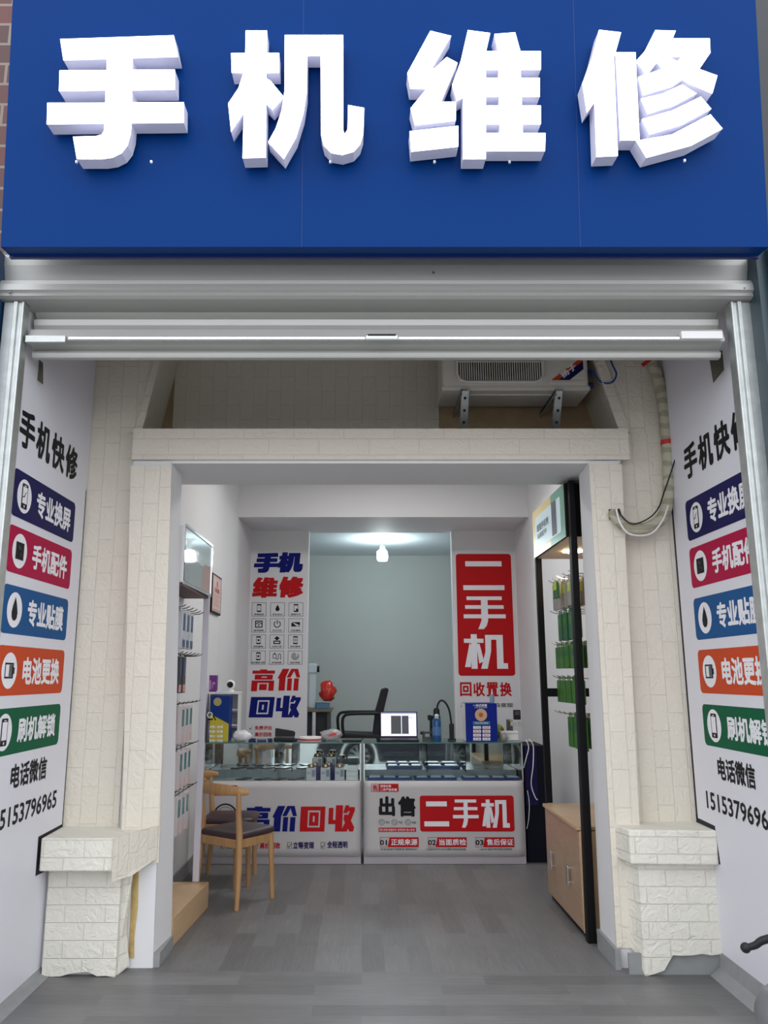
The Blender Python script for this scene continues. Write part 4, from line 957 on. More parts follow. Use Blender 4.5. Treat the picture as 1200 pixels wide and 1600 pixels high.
po2 = thing('wall_poster', 'tall white poster with a tall red panel beside the back room opening', 'poster', (1.43, 9.29, .75))
m = MB(); m.box(1.075, 1.785, 9.294, 9.3, .75, 2.975); obj('sheet', m, M_pap, po2)
m = MB(); TP.rrect(m, *T(716.5, 865.5, 798, 1056), .035); pn = obj('red_panel', m, M_red, po2)
m = MB(); q = .0015
TP.rect(m, *T(727, 877, 783.5, 885), .002); TP.rect(m, *T(724, 914.5, 788, 922), .002)
TP.glyph(m, '手t', *T(725, 932, 789, 983), 0, .002); TP.glyph(m, '机t', *T(726, 991, 792, 1045), 0, .002)
obj('white_lettering', m, M_wprint, pn)
m = MB()
for i, c in enumerate('回收置换'): TP.text(m, c, *T(719 + i * 20.8, 1066, 736.5 + i * 20.8, 1088), .03)
obj('red_lettering', m, M_red, po2)
m = MB(); TP.text(m, '高价回收 立马变现', *T(720, 1098.5, 801.5, 1105), .02)
obj('black_lettering', m, M_black, po2)

# ------------------------------------------------------------------ back room
lamp = thing('ceiling_bulb', 'glowing white bulb in a plain socket on the back room ceiling', 'lamp', (0.27, 10.3, 3.27))
m = MB(); m.lathe([(0, 0), (.075, 0), (.075, -.012), (.05, -.02), (.03, -.035), (.022, -.07), (.035, -.10), (.04, -.15), (0, -.15)], (.27, 10.3, 3.27)); obj('socket', m, M_wp, lamp, smooth=True)
m = MB(); m.lathe([(0, -.15), (.045, -.15), (.066, -.175), (.068, -.26), (.055, -.29), (0, -.30)], (.27, 10.3, 3.27))
M_bulb = mat('lit bulb', (1, 1, 1), 0.4, emit=(0.85, 0.97, 1.0), estr=BULB_LIGHT)
obj('bulb', m, M_bulb, lamp, smooth=True)
clamp = thing('ceiling_panel_lamp', 'flat white ceiling lamp in the front shop room', 'lamp', (0.25, 6.9, 3.7))
obj('housing', MB().box(-.35, .85, 6.6, 7.2, 3.66, 3.7), M_wp, clamp)
obj('diffuser', MB().box(-.33, .83, 6.62, 7.18, 3.652, 3.66), mat('lit diffuser', (1, 1, 1), 0.5, emit=(1.0, 0.98, 0.96), estr=ROOM_LIGHT), clamp)

FB = 0.32
desk = thing('workbench', 'brown topped workbench against the left side of the back room', 'desk', (-.62, 10.3, FB))
M_dsk = wood('desk laminate', (0.2, 0.15, 0.1), (0.15, 0.11, 0.075), 0.45)
obj('desk_top', MB().box(-1.6, -.37, 10.0, 10.75, 1.085, 1.12), M_dsk, desk, bevel=.004)
obj('side_panel', MB().box(-.42, -.395, 10.05, 10.7, FB, 1.085), mat('dark grey board', (0.06, 0.065, 0.07), 0.5), desk)
obj('modesty_panel', MB().box(-1.6, -.42, 10.35, 10.37, FB, 1.085), mat('dark grey board', (0.06, 0.065, 0.07), 0.5), desk)
obj('leg', MB().box(-.6, -.56, 10.05, 10.09, FB, 1.085), M_alu, desk)
sc = thing('soldering_station', 'tall pale column of an instrument standing on the workbench', 'instrument', (-.6, 10.35, 1.12))
obj('column', MB().box(-.66, -.575, 10.3, 10.42, 1.12, 1.62), mat('pale blue enamel', (0.6, 0.7, 0.75), 0.4), sc, bevel=.01)
obj('head', MB().box(-.67, -.565, 10.27, 10.45, 1.55, 1.67), mat('pale blue enamel', (0.6, 0.7, 0.75), 0.4), sc, bevel=.015)
m = MB(); m.lathe([(.0, -.02), (.04, -.02), (.04, .02), (0, .02)], (-.555, 10.33, 1.6), 'x', 16); obj('focus_knob', m, M_dark, sc)
def bag(name, label, cat, c, rx, ry, h, m_, seed, crumple=.25, knot=True):
    rnd = random.Random(seed); g = MB(); rings = []
    N = 20
    offs = [rnd.uniform(-1, 1) for _ in range(64)]
    for j in range(9):
        t = j / 8; r = math.sin(PI * (.12 + .8 * t)) ** .7 * (1 if j else .8)
        if j == 8: r = .2
        rings.append([Vector((c[0] + rx * r * (1 + crumple * offs[(k * 7 + j * 3) % 64]) * math.cos(2 * PI * k / N), c[1] + ry * r * (1 + crumple * offs[(k * 5 + j * 11) % 64]) * math.sin(2 * PI * k / N), c[2] + h * t * (1 + (.12 * offs[(k * 3 + j) % 64] if j > 1 else 0)))) for k in range(N)])
    g.loft(rings)
    o = obj(name, g, m_, smooth='all'); return tag(o, label, cat)
M_bagr = mat('thin red plastic', (0.62, 0.035, 0.02), 0.25, bump=.4, bscale=35)
bag('plastic_bag', 'crumpled red plastic bag on the workbench beside the instrument', 'bag', (-.425, 10.27, 1.206), .1, .1, .24, M_bagr, 5)
bb = thing('parts_box', 'low blue parts box holding the red plastic bag on the workbench', 'box', (-.48, 10.15, 1.12))
obj('box', MB().box(-.56, -.4, 10.08, 10.4, 1.12, 1.195), mat('blue plastic box', (0.05, 0.17, 0.3), 0.3), bb, bevel=.008)
obj('lid', MB().box(-.565, -.39, 10.07, 10.41, 1.195, 1.205), mat('pale box lid', (0.4, 0.5, 0.58), 0.3), bb, bevel=.003)

oc = thing('office_chair', 'black office chair seen side-on in the back room behind the counter', 'chair', (0.2, 9.75, FB))
M_mesh = mat('black mesh fabric', (0.012, 0.012, 0.014), 0.7, bump=.3, bscale=200)
def prof(pts, y0, y1): return MB().prism([(x, y0, z) for x, z in pts], (0, y1 - y0, 0))
obj('seat', prof([(-.25, .80), (-.23, .87), (.1, .86), (.22, .85), (.22, .79)], 9.5, 9.98), M_mesh, oc, bevel=.02, seg=3)
obj('backrest', prof([(.13, .84), (.16, 1.1), (.235, 1.36), (.29, 1.38), (.315, 1.365), (.25, 1.1), (.215, .84)], 9.52, 9.96), M_mesh, oc, bevel=.02, seg=3)
m = MB(); m.tube(spline([(.225, 9.5, .86), (.262, 9.5, 1.1), (.325, 9.5, 1.355)], 4), .007, 8); m.tube(spline([(.225, 9.98, .86), (.262, 9.98, 1.1), (.325, 9.98, 1.355)], 4), .007, 8)
obj('back_frame', m, M_alu, oc, smooth=True)
for y in (9.47, 10.0):
    m = MB(); q = -.07 if y > 9.7 else 0; m.tube(spline([(-.2 + q, y, .79), (-.22 + q, y, .98), (-.2 + q, y, 1.06), (-.12 + q, y, 1.085), (.12, y, 1.09), (.2, y, 1.09)], 5), .017, 10); obj('armrest', m, M_dark, oc, smooth=True)
for s in (-1, 1):
    for x in (-.2, .22):
        m = MB(); m.tube([(x, 9.735 + s * .24, FB), (x, 9.735 + s * .24, .8)], .014, 8); obj('leg', m, M_chrome, oc, smooth=True)

# ------------------------------------------------------------------ things standing on the counters
TZ = 0.9625
def px(x, y, Y): return atY(x, y, Y)
# left counter
t = thing('display_box', 'blue and yellow film display box at the left end of the left counter', 'box', (-1.2, 7.12, TZ))
x0, x1 = -1.30, px(358, 1120, 7.08).x; zt = px(340, 1087, 7.08).z
obj('box', MB().box(x0, x1, 7.08, 7.24, TZ, zt), mat('deep cobalt card', (0.006, 0.035, 0.2), 0.45, spec=0.15), t, bevel=.002)
DP = Plane((0, 7.08, 0), (1, 0, 0), (0, 0, 1)); D = lambda *q: px_rect(DP, *q)
m = MB(); pts = [DP.uv(DP.hit(x, y)) for x, y in ((320.5, 1162), (358, 1162), (358, 1131), (335, 1119), (320.5, 1116))]; pts = [(max(x0 + .001, min(x1 - .001, a)), max(TZ, b)) for a, b in pts]
DP.poly(m, pts, .0015); yl = obj('yellow_print', m, mat('yellow print', (0.55, 0.45, 0.02), 0.4), t)
m = MB()
for i, sx in enumerate(('护眼', '防窥', '钢化', '配送')):
    TPY = 1133.5 + i * 7.2; DP.text(m, sx, *D(327, TPY, 336, TPY + 4.6), .03, .003); DP.text(m, ('高清', '防爆', '贴膜', '安装')[i], *D(339.5, TPY, 348.5, TPY + 4.6), .03, .003); DP.rect(m, *D(337.4, TPY, 338, TPY + 4.6), .003)
a, b = DP.uv(DP.hit(328, 1117)); DP.ring(m, a, b, .017, .025, .003)
obj('white_print', m, M_wprint, t)
m = MB(); DP.poly(m, [DP.uv(DP.hit(x, y)) for x, y in ((332, 1118), (334, 1117), (338, 1125), (336.5, 1126))], .0035); DP.rect(m, *D(325, 1123, 333, 1125), .0035)
obj('black_print', m, M_black, t)
m = MB(); a, b = DP.uv(DP.hit(340, 1096.5)); DP.disc(m, a, b, .035, .002); obj('gold_seal', m, mat('gold seal', (0.4, 0.33, 0.15), 0.4, var=.2, vscale=90), t)
t = thing('drawer_unit', 'small white open-shelved unit behind the blue and yellow box', 'shelf', (-1.15, 7.35, TZ))
zt2 = px(340, 1081, 7.3).z; xr = px(372, 1120, 7.26).x; xl = -1.35
m = MB()
for z in (TZ, px(360, 1134, 7.26).z, px(360, 1110, 7.26).z): m.box(xl + .012, xr - .006, 7.27, 7.44, z, z + .012)
obj('shelf_board', m, M_wp, t)
for z in (px(360, 1136, 7.26).z, px(360, 1112, 7.26).z): obj('mauve_edge', MB().box(xl + .012, xr - .006, 7.262, 7.27, z - .004, z + .008), mat('mauve edging', (0.25, 0.22, 0.38), 0.5), t)
obj('top_board', MB().box(xl, xr + .005, 7.25, 7.45, zt2 - .02, zt2), M_wp, t, bevel=.002)
obj('side_board', MB().box(xr - .006, xr, 7.26, 7.44, TZ, zt2 - .02), M_wp, t); obj('side_board', MB().box(xl, xl + .012, 7.26, 7.44, TZ, zt2 - .02), M_wp, t)
obj('back_board', MB().box(xl + .012, xr - .006, 7.44, 7.446, TZ, zt2 - .02), mat('pale board', (0.62, 0.63, 0.66), 0.5), t)
t = thing('purple_box', 'small purple carton on top of the white shelved unit', 'box', (-1.25, 7.35, zt2))
a, b = px(325, 1080, 7.3).x, px(337.5, 1080, 7.3).x; zp = px(330, 1055, 7.3).z
obj('carton', MB().box(a, b, 7.3, 7.38, zt2, zp), mat('purple card', (0.14, 0.02, 0.2), 0.4), t, bevel=.002)
PP = Plane((0, 7.3, 0), (1, 0, 0), (0, 0, 1))
m = MB(); PP.rect(m, a + .012, zt2 + .02, a + .025, zt2 + .1, .001); PP.disc(m, b - .022, zt2 + .075, .013, .001); PP.rect(m, a + .035, zt2 + .03, a + .042, zt2 + .085, .001); obj('lilac_print', m, mat('lilac print', (0.45, 0.25, 0.5), 0.4), t)
c = px(360, 1070, 7.33)
t = thing('security_camera', 'white ball-shaped indoor camera with a black lens on the shelved unit', 'camera', (c.x, 7.33, zt2))
m = MB(); m.lathe([(0, 0), (.036, 0), (.034, .012), (.022, .02), (.018, .03), (0, .03)], (c.x, 7.35, zt2)); obj('base', m, M_wp, t, smooth=True)
zc = zt2 + .062
m = MB(); m.lathe([(.0001, -.042)] + [(.042 * math.sin(PI * k / 12), -.042 * math.cos(PI * k / 12)) for k in range(1, 12)] + [(.0001, .042)], (c.x, 7.35, zc)); obj('head', m, M_wp, t, smooth='all')
m = MB(); m.lathe([(0, -.045), (.024, -.043), (.028, -.036), (.0, -.03)], (c.x, 7.35, zc), 'y'); obj('lens', m, mat('camera lens', (0.005, 0.005, 0.006), 0.1), t, smooth=True)
cord('white_cable', 'white camera lead lying on the small shelved unit', 'cable', spline([(c.x - .05, 7.34, zt2 + .012), (c.x - .07, 7.31, zt2 + .022), (c.x - .09, 7.28, zt2 + .014), (c.x - .1, 7.242, zt2 + .008), (c.x - .12, 7.244, zt2 - .015), (c.x - .15, 7.244, zt2 - .01)]), .003, M_wp)
M_tis = mat('soft white tissue wrap', (0.72, 0.72, 0.74), 0.35, bump=.3, bscale=40)
a = px(378, 1158, 7.14)
bag('tissue_pack', 'puffy white pack of tissues on the left counter beside the display box', 'tissues', (a.x, 7.14, TZ), .085, .05, .085, M_tis, 11, .1)
a, b = px(428, 1160, 7.1).x, px(460, 1160, 7.1).x
t = thing('black_case', 'open black case standing on the left counter', 'case', ((a + b) / 2, 7.12, TZ))
obj('base', MB().box(a, b, 7.06, 7.16, TZ, TZ + .032), M_dark, t, bevel=.008, seg=3)
obj('lid', MB().prism([(a + .002, 7.155, TZ + .033), (b - .004, 7.155, TZ + .033), (b + .004, 7.175, TZ + .065), (b - .012, 7.18, TZ + .08), (a + .006, 7.18, TZ + .105), (a, 7.18, TZ + .1)], (0, .012, .0)), M_dark, t, bevel=.004)
m = MB(); m.tube([(b - .012, 7.176, TZ + .082), (b + .004, 7.172, TZ + .068), (b + .002, 7.152, TZ + .034)], .003, 6); obj('pale_rim', m, mat('cream piping', (0.6, 0.55, 0.45), 0.4), t)
c = px(484, 1158, 7.14)
t = thing('tape_roll', 'roll of white and red packing tape lying on the left counter', 'tape', (c.x, 7.16, TZ))
m = MB(); m.lathe([(.03, 0), (.098, 0), (.1, .004), (.1, .03), (.098, .034), (.03, .034), (.03, 0)], (c.x, 7.16, TZ), seg=32); obj('roll', m, M_wp, t, smooth=True)
m = MB(); m.lathe([(.1003, .006), (.1012, .006), (.1012, .02), (.1003, .02), (.1003, .006)], (c.x, 7.16, TZ), seg=32); obj('red_band', m, M_redt, t)
M_clearbag = mat('crinkled clear film', (0.7, 0.68, 0.68), 0.12, bump=.5, bscale=40, trans=0.55)
bag('clear_bag', 'crinkled clear bag with red print heaped on the left counter', 'bag', (px(517, 1157, 7.22).x, 7.28, TZ), .095, .06, .085, M_clearbag, 23, .3)
bo = bpy.data.objects['clear_bag']
m = MB(); bx = px(517, 1150, 7.2).x
m.prism([(bx - .03, 7.2, TZ + .03), (bx + .05, 7.2, TZ + .045), (bx + .04, 7.205, TZ + .065), (bx - .005, 7.205, TZ + .055)], (0, .004, 0)); obj('red_print', m, M_redt, bo)
a, b = px(535, 1156, 7.2).x, px(566, 1156, 7.2).x
t = thing('black_pad', 'flat black pad at the right end of the left counter', 'pad', ((a + b) / 2, 7.2, TZ)); obj('pad', MB().box(a, b, 7.08, 7.3, TZ, TZ + .012), M_dark, t, bevel=.004)

# right counter: laptop
a, b = px(594, 1150, 7.2), px(653, 1150, 7.2); zt = px(620, 1113, 7.25).z
t = thing('laptop', 'open dark laptop with a bright screen on the right counter', 'laptop', ((a.x + b.x) / 2, 7.2, TZ))
obj('base', MB().box(a.x, b.x, 7.04, 7.24, TZ, TZ + .016), M_dark, t, bevel=.004)
LPn = Plane((a.x, 7.235, TZ + .012), (1, 0, 0), (0, .12, 1)); lw, lh = b.x - a.x, zt - TZ - .005
m = MB(); LPn.rect(m, 0, 0, lw, lh, 0, .008); lid = obj('lid', m, M_dark, t, bevel=.003)
m = MB(); LPn.rect(m, .01, .022, lw - .01, lh - .01, .0015); sc_ = obj('screen', m, mat('lit laptop screen', (0.5, 0.5, 0.6), 0.2, emit=(0.62, 0.66, 0.98), estr=.62), lid)
m = MB()
for f0, f1 in ((.295, .565), (.585, .765)): LPn.rect(m, lw * f0, lh * .175, lw * f1, lh * .845, .003)
dk = obj('dark_window', m, mat('dark app window', (0.02, 0.02, 0.025), 0.2), sc_)
m = MB(); LPn.rect(m, .008, lh - .018, lw - .008, lh - .012, .003); LPn.rect(m, lw * .77, lh * .76, lw * .87, lh * .775, .003); obj('menu_bar', m, mat('lit blue bar', (0.1, 0.1, 0.4), 0.3, emit=(.1, .12, .5), estr=.6), sc_)
obj('keyboard', MB().box(a.x + .015, b.x - .015, 7.12, 7.22, TZ + .016, TZ + .018), mat('key caps', (0.03, 0.03, 0.033), 0.5), t)
# microscope arm with clamp, spray can
c = px(683, 1158, 7.1)
t = thing('spray_can', 'slim blue aerosol can standing on the right counter', 'can', (c.x, 7.1, TZ))
m = MB(); m.lathe([(0, 0), (.036, 0), (.037, .004), (.037, .165), (.034, .175), (.024, .19), (.0, .19)], (c.x, 7.1, TZ)); obj('body', m, mat('blue tinplate', (0.015, 0.085, 0.24), 0.3, .3), t, smooth=True)
m = MB(); m.lathe([(0, .19), (.019, .19), (.02, .215), (.012, .225), (0, .225)], (c.x, 7.1, TZ)); obj('nozzle_cap', m, mat('pale cap', (0.5, 0.56, 0.62), 0.4), t, smooth=True)
m = MB(); m.lathe([(.0372, .05), (.0376, .05), (.0376, .12), (.0372, .12), (.0372, .05)], (c.x, 7.1, TZ)); obj('label_band', m, mat('can label blue', (0.06, 0.16, 0.36), 0.4), t)
AYY = 7.22
t = thing('gooseneck_lamp', 'black gooseneck magnifier lamp arching over the right counter behind the spray can', 'lamp', (px(706, 1155, AYY).x, AYY, TZ))
base = px(706, 1154, AYY)
m = MB(); m.box(base.x - .035, base.x + .035, AYY - .03, AYY + .03, TZ, TZ + .012); m.box(base.x - .02, base.x + .02, AYY - .015, AYY + .015, TZ + .012, TZ + .14); obj('clamp', m, M_dark, t, bevel=.004)
m = MB(); m.tube(spline([(base.x, AYY, TZ + .135), px(705, 1128, AYY), px(702, 1110, AYY), px(696, 1098, AYY), px(689, 1094.5, AYY), px(684, 1101, AYY), px(682, 1112, AYY)], 5), .0085, 10); obj('flexible_arm', m, M_dark, t, smooth=True)
h = px(682, 1112, AYY)
m = MB(); m.lathe([(0, .03), (.02, .03), (.028, .01), (.028, -.03), (.034, -.05), (.034, -.075), (0, -.075)], (h.x, AYY, h.z)); obj('head', m, M_dark, t, smooth=True)
t = thing('repair_clamp', 'black phone repair clamp with a knob on the right counter', 'clamp', (px(669, 1155, 7.25).x, 7.28, TZ))
a, b = px(661, 1153, 7.26), px(679, 1153, 7.26)
m = MB(); m.box(a.x, b.x, 7.26, 7.36, TZ, TZ + .02); m.box(a.x, a.x + .02, 7.28, 7.34, TZ + .02, TZ + .07); m.box(b.x - .02, b.x, 7.28, 7.34, TZ + .02, TZ + .09); m.box(a.x, b.x, 7.30, 7.32, TZ + .05, TZ + .065); obj('frame', m, mat('gunmetal', (0.05, 0.05, 0.055), 0.35, .6), t, bevel=.002)
m = MB(); m.lathe([(0, -.02), (.014, -.02), (.014, 0), (0, 0)], (a.x, 7.31, TZ + .055), 'x', 12); obj('knob', m, M_dark, t)
t = thing('microphone_stand', 'black microscope post with a round head behind the spray can', 'instrument', (px(676, 1155, 7.38).x, 7.4, TZ))
t.name = 'microscope_post'
a = px(674, 1150, 7.4)
m = MB(); m.lathe([(0, 0), (.035, 0), (.035, .012), (.012, .014), (.012, .2), (0, .2)], (a.x, 7.41, TZ)); obj('post', m, M_dark, t, smooth=True)
m = MB(); m.box(a.x - .03, a.x + .02, 7.37, 7.4, TZ + .16, TZ + .2); m.lathe([(0, -.012), (.018, -.012), (.018, .012), (0, .012)], (a.x - .018, 7.36, TZ + .19), 'y', 14); obj('focus_head', m, M_dark, t)
# blue carton with a seal and eight labels, bottle on top
a, b = px(728.5, 1158, 7.08), px(778, 1158, 7.08); zt = px(750, 1099, 7.08).z
t = thing('blue_carton', 'tall deep blue carton with a gold seal and eight white labels on the right counter', 'box', ((a.x + b.x) / 2, 7.15, TZ))
bd = 7.34
obj('carton', MB().box(a.x, b.x, 7.08, bd, TZ, zt), mat('royal blue card', (0.004, 0.018, 0.24), 0.45, spec=0.15), t, bevel=.002)
SPn = Plane((a.x, bd, 0), (0, -1, 0), (0, 0, 1))
m = MB(); SPn.rect(m, 0.0, TZ + .002, bd - 7.085, zt - .002, .0012); obj('white_side', m, M_wp, t)
BX = Plane((0, 7.08, 0), (1, 0, 0), (0, 0, 1)); B = lambda *q: px_rect(BX, *q)
m = MB(); BX.text(m, '一站式修复', *B(739, 1100, 761, 1104), .03); BX.text(m, '专业手机快修', *B(741, 1104.5, 761, 1106.5), .0)
for i in range(4):
    for x0 in (739.5, 754): BX.rect(m, *B(x0, 1134.5 + i * 6, x0 + 12, 1139 + i * 6), .001)
obj('white_print', m, M_wprint, t)
m = MB()
for i, (p, q2) in enumerate((('人为', '换屏'), ('电池', '保修'), ('进水', '维修'), ('后盖', '主板'))):
    for x0, s_ in ((741, p), (755.5, q2)): BX.text(m, s_, *B(x0, 1135.3 + i * 6, x0 + 9, 1138.3 + i * 6), 0, .002)
cx, cz = BX.uv(BX.hit(751.5, 1117)); BX.ring(m, cx, cz, .012, .018, .0025); BX.disc(m, cx, cz, .008, .0025, 12)
obj('red_print', m, M_red, t)
m = MB(); BX.disc(m, cx, cz, .052, .0015, 28); obj('gold_seal', m, mat('peach seal', (0.62, 0.4, 0.22), 0.4), t)
m = MB(); BX.rect(m, *B(739, 1127, 765.5, 1132.5), .001); tb = obj('teal_band', m, mat('teal band', (0.02, 0.16, 0.3), 0.4), t)
m = MB(); BX.text(m, '专业手机维修', *B(742, 1128.3, 762.5, 1131.3), 0, .002); obj('band_lettering', m, M_wprint, tb)
c = px(769, 1097, 7.16)
t = thing('plastic_bottle', 'small translucent blue bottle standing on the blue carton', 'bottle', (c.x, 7.16, zt))
m = MB(); m.lathe([(0, 0), (.019, 0), (.02, .004), (.02, .05), (.016, .066), (.008, .075), (0, .075)], (c.x, 7.16, zt + .001), seg=16); obj('body', m, mat('blue translucent plastic', (0.35, 0.45, 0.62), 0.2, trans=.6), t, smooth=True)
m = MB(); m.lathe([(0, .075), (.009, .075), (.007, .092), (.003, .12), (0, .12)], (c.x, 7.16, zt + .001), seg=12); obj('nozzle', m, mat('pale cap', (0.5, 0.56, 0.62), 0.4), t, smooth=True)
# right end clutter
a, b = px(796, 1150, 7.32), px(824, 1150, 7.32); z0 = TZ; z1 = px(810, 1125, 7.32).z
t = thing('tool_box', 'small dark tool case with pale drawers at the right end of the right counter', 'box', ((a.x + b.x) / 2, 7.38, TZ))
obj('case', MB().box(a.x, min(b.x, 1.34), 7.32, 7.46, z0, z1), mat('charcoal plastic', (0.05, 0.05, 0.055), 0.5), t, bevel=.004)
for k in range(2): obj('drawer', MB().box(a.x + .012 + k * .065, a.x + .068 + k * .065, 7.312, 7.32, z1 - .05, z1 - .012), mat('pale grey drawer', (0.4, 0.41, 0.43), 0.4), t, bevel=.002)
obj('yellow_edge', MB().box(a.x, min(b.x, 1.34), 7.314, 7.321, z1 - .008, z1), mat('ochre plastic', (0.42, 0.32, 0.05), 0.4), t)
c = px(808, 1122, 7.38)
t = thing('black_charger', 'small upright black charger on top of the dark tool case', 'charger', (c.x, 7.38, z1)); obj('body', MB().box(c.x - .03, c.x + .03, 7.36, 7.41, z1, z1 + .085), M_dark, t, bevel=.006); obj('face', MB().box(c.x - .02, c.x + .02, 7.357, 7.36, z1 + .04, z1 + .075), mat('dark grey face', (0.06, 0.06, 0.07), 0.3), t)
a, b = px(801, 1152, 7.14), px(829, 1152, 7.14)
t = thing('white_carton', 'white carton lying at the right end of the right counter', 'box', ((a.x + b.x) / 2, 7.2, TZ)); R_ = Matrix.Translation((1.29, 7.25, TZ)) @ Matrix.Rotation(-.12, 4, 'Z'); obj('carton', MB().box(-.075, .075, -.06, .06, .0, .055, R_), M_wp, t, bevel=.002); obj('lid', MB().box(-.078, .078, -.063, .063, .056, .074, R_), mat('cream white card', (0.7, 0.68, 0.66), 0.5), t, bevel=.002)
c = px(785, 1152, 7.2)
bag('green_bag', 'small yellow-green crumpled bag beside the blue carton', 'bag', (c.x + .0, 7.385, TZ), .044, .035, .12, mat('yellow green film', (0.25, 0.32, 0.04), 0.3, bump=.3, bscale=50), 31, .25)
bag('silver_pouch', 'small grey crumpled pouch in front of the yellow-green bag', 'bag', (c.x - .0, 7.12, TZ), .034, .03, .06, mat('grey film', (0.35, 0.33, 0.3), 0.3, bump=.3, bscale=50), 37, .3)

# dark cabinet and leads at the counter's right end
t = thing('dark_cabinet', 'narrow dark blue cabinet beside the right end of the right counter', 'cabinet', (1.46, 7.2, 0))
obj('body', MB().box(1.375, 1.56, 7.06, 7.5, 0.0, .93), mat('midnight blue laminate', (0.007, 0.007, 0.016), 0.6, spec=0.12), t, bevel=.004)
obj('front_panel', MB().box(1.38, 1.48, 7.05, 7.06, .45, .92), mat('indigo panel', (0.014, 0.012, 0.065), 0.6, spec=0.12), t)
for i, (lab, pts) in enumerate((('white lead hanging down the dark cabinet, nearest the counter', [(822, 1156), (826, 1168), (822, 1185), (818, 1200)]), ('white lead hanging down the dark cabinet, outer longer one', [(826, 1155), (833, 1165), (833, 1195), (830, 1225), (836, 1245), (840, 1250)]))):
    q = [atY(x, y, 7.03 - .01 * i) for x, y in pts]
    tag(obj('white_lead', MB().tube(spline(q), .0045, 8), M_wp, smooth='all'), lab, 'cable')
cord('thin_lead', 'thin white lead looping beside the right counter banner', 'cable', spline([atY(824, 1235, 7.02), atY(827, 1255, 7.0), atY(826, 1280, 7.0), atY(823, 1295, 7.02)]), .003, M_wp)

# ------------------------------------------------------------------ right accessory rack and wooden cupboard
rack = thing('display_rack', 'tall black framed display rack with a lit green and yellow header', 'rack', (1.5, 5.5, 0))
obj('post', prism_z([(1.302, 5.0), (1.352, 5.0), (1.352, 5.06), (1.302, 5.06)], [(1.332, 5.0), (1.37, 5.0), (1.37, 5.06), (1.332, 5.06)], 0, 2.74), M_blk, rack, bevel=.003)
obj('post', MB().box(1.315, 1.36, 5.99, 6.03, 0.6235, 2.384), M_blk, rack, bevel=.003)
obj('post', MB().box(1.745, 1.785, 5.99, 6.03, 0.6235, 2.384), M_blk, rack, bevel=.003)
obj('crossbar', MB().box(1.36, 1.745, 5.995, 6.025, 1.36, 1.42), M_blk, rack)
obj('back_panel', MB().box(1.775, 1.79, 5.06, 5.99, .6235, 2.377), mat('rack back white', (0.72, 0.72, 0.74), 0.4), rack)
obj('header_box', MB().box(1.315, 1.785, 5.06, 6.03, 2.385, 2.735), M_blk, rack, bevel=.003)
obj('header_soffit', MB().box(1.33, 1.78, 5.065, 6.02, 2.378, 2.386), mat('warm soffit board', (0.6, 0.45, 0.3), 0.5), rack)
GP = Plane((1.315, 6.03, 2.385), (0, -1, 0), (0, 0, 1)); GW, GH = .965, .35
gl = .12
m = MB(); GP.rect(m, .0, 0, GW, GH, .002); hp = obj('header_print', m, mat('lit yellow header', (0.6, 0.5, 0.25), 0.3, emit=(0.75, 0.58, 0.22), estr=gl), rack)
m = MB(); GP.poly(m, [(.56, 0), (GW, 0), (GW, GH), (.6, GH)], .003); obj('green_print', m, mat('lit green header', (0.12, 0.3, 0.22), 0.3, emit=(0.1, 0.26, 0.18), estr=gl), hp)
m = MB(); GP.rrect(m, .1, .05, .86, .29, .02, .004); wpn = obj('white_card', m, mat('lit white header', (0.6, 0.72, 0.76), 0.3, emit=(0.55, 0.74, 0.8), estr=gl), hp)
m = MB(); GP.text(m, '超值手机壳', .15, .17, .52, .225, .03, .006); GP.text(m, '贴膜配件', .16, .115, .46, .155, .02, .006); GP.rect(m, .62, .06, .75, .29, .006); obj('grey_print', m, mat('slate print', (0.05, 0.06, 0.08), 0.4), wpn)
c = atZ(885, 868, 2.378)
m = MB(); m.lathe([(0, 0), (.07, 0), (.07, -.006), (0, -.006)], (1.5, 5.62, 2.377), seg=24); obj('downlight', m, mat('lit warm downlight', (1, .9, .7), 0.4, emit=(1.0, 0.74, 0.42), estr=28), rack)
rr = (2.18, 1.955, 1.725, 1.49, 1.245)
hm = MB(); hm.tube(spline([(0, 0, 0), (-.2, 0, 0), (-.34, 0, .004), (-.385, 0, .022)], 3), .0035, 6); hm.box(-.002, .004, -.015, .015, -.02, .012); hm = hm.mesh('hook'); hm.materials.append(M_chrome)
for z in rr:
    for y in (5.34, 5.50, 5.66, 5.80, 5.92):
        o = bpy.data.objects.new('hook', hm); COL.objects.link(o); o.parent = rack; o.matrix_parent_inverse = Matrix.Translation(rack.location).inverted(); o.location = (1.772, y, z)
def rpack(h, w, base, accent, label, group):
    t = thing('accessory_pack', label, 'package', (0, 0, 0), group)
    obj('card', MB().box(0, .022, -w / 2, w / 2, -h, -.012), base, t, bevel=.002)
    m = MB(); m.prism([(.01, y, z) for y, z in ((-w / 2 + .01, -.014), (-.012, -.014), (-.012, .01), (.012, .01), (.012, -.014), (w / 2 - .01, -.014), (w / 2 - .01, .018), (-w / 2 + .01, .018))], (.0015, 0, 0)); obj('hang_tab', m, base, t)
    m = MB(); m.box(-.0015, 0, -w * .36, w * .36, -h * .5, -h * .2); obj('print_block', m, accent, t)
    return t
M_g1 = mat('leaf green card', (0.045, 0.16, 0.02), 0.4); M_g2 = mat('deep green card', (0.015, 0.11, 0.04), 0.4); M_lime = mat('lime card', (0.4, 0.55, 0.03), 0.4); M_dkb = mat('blister grey', (0.3, 0.28, 0.25), 0.25)
G = 'green accessory packs on the right rack'
protos = {0: (.20, .1, M_dkb, M_lime), 1: (.2, .1, M_g2, M_g1), 2: (.165, .1, M_g1, M_g2), 3: (.165, .1, M_g1, M_g1), 4: (.21, .1, M_g1, M_g2)}
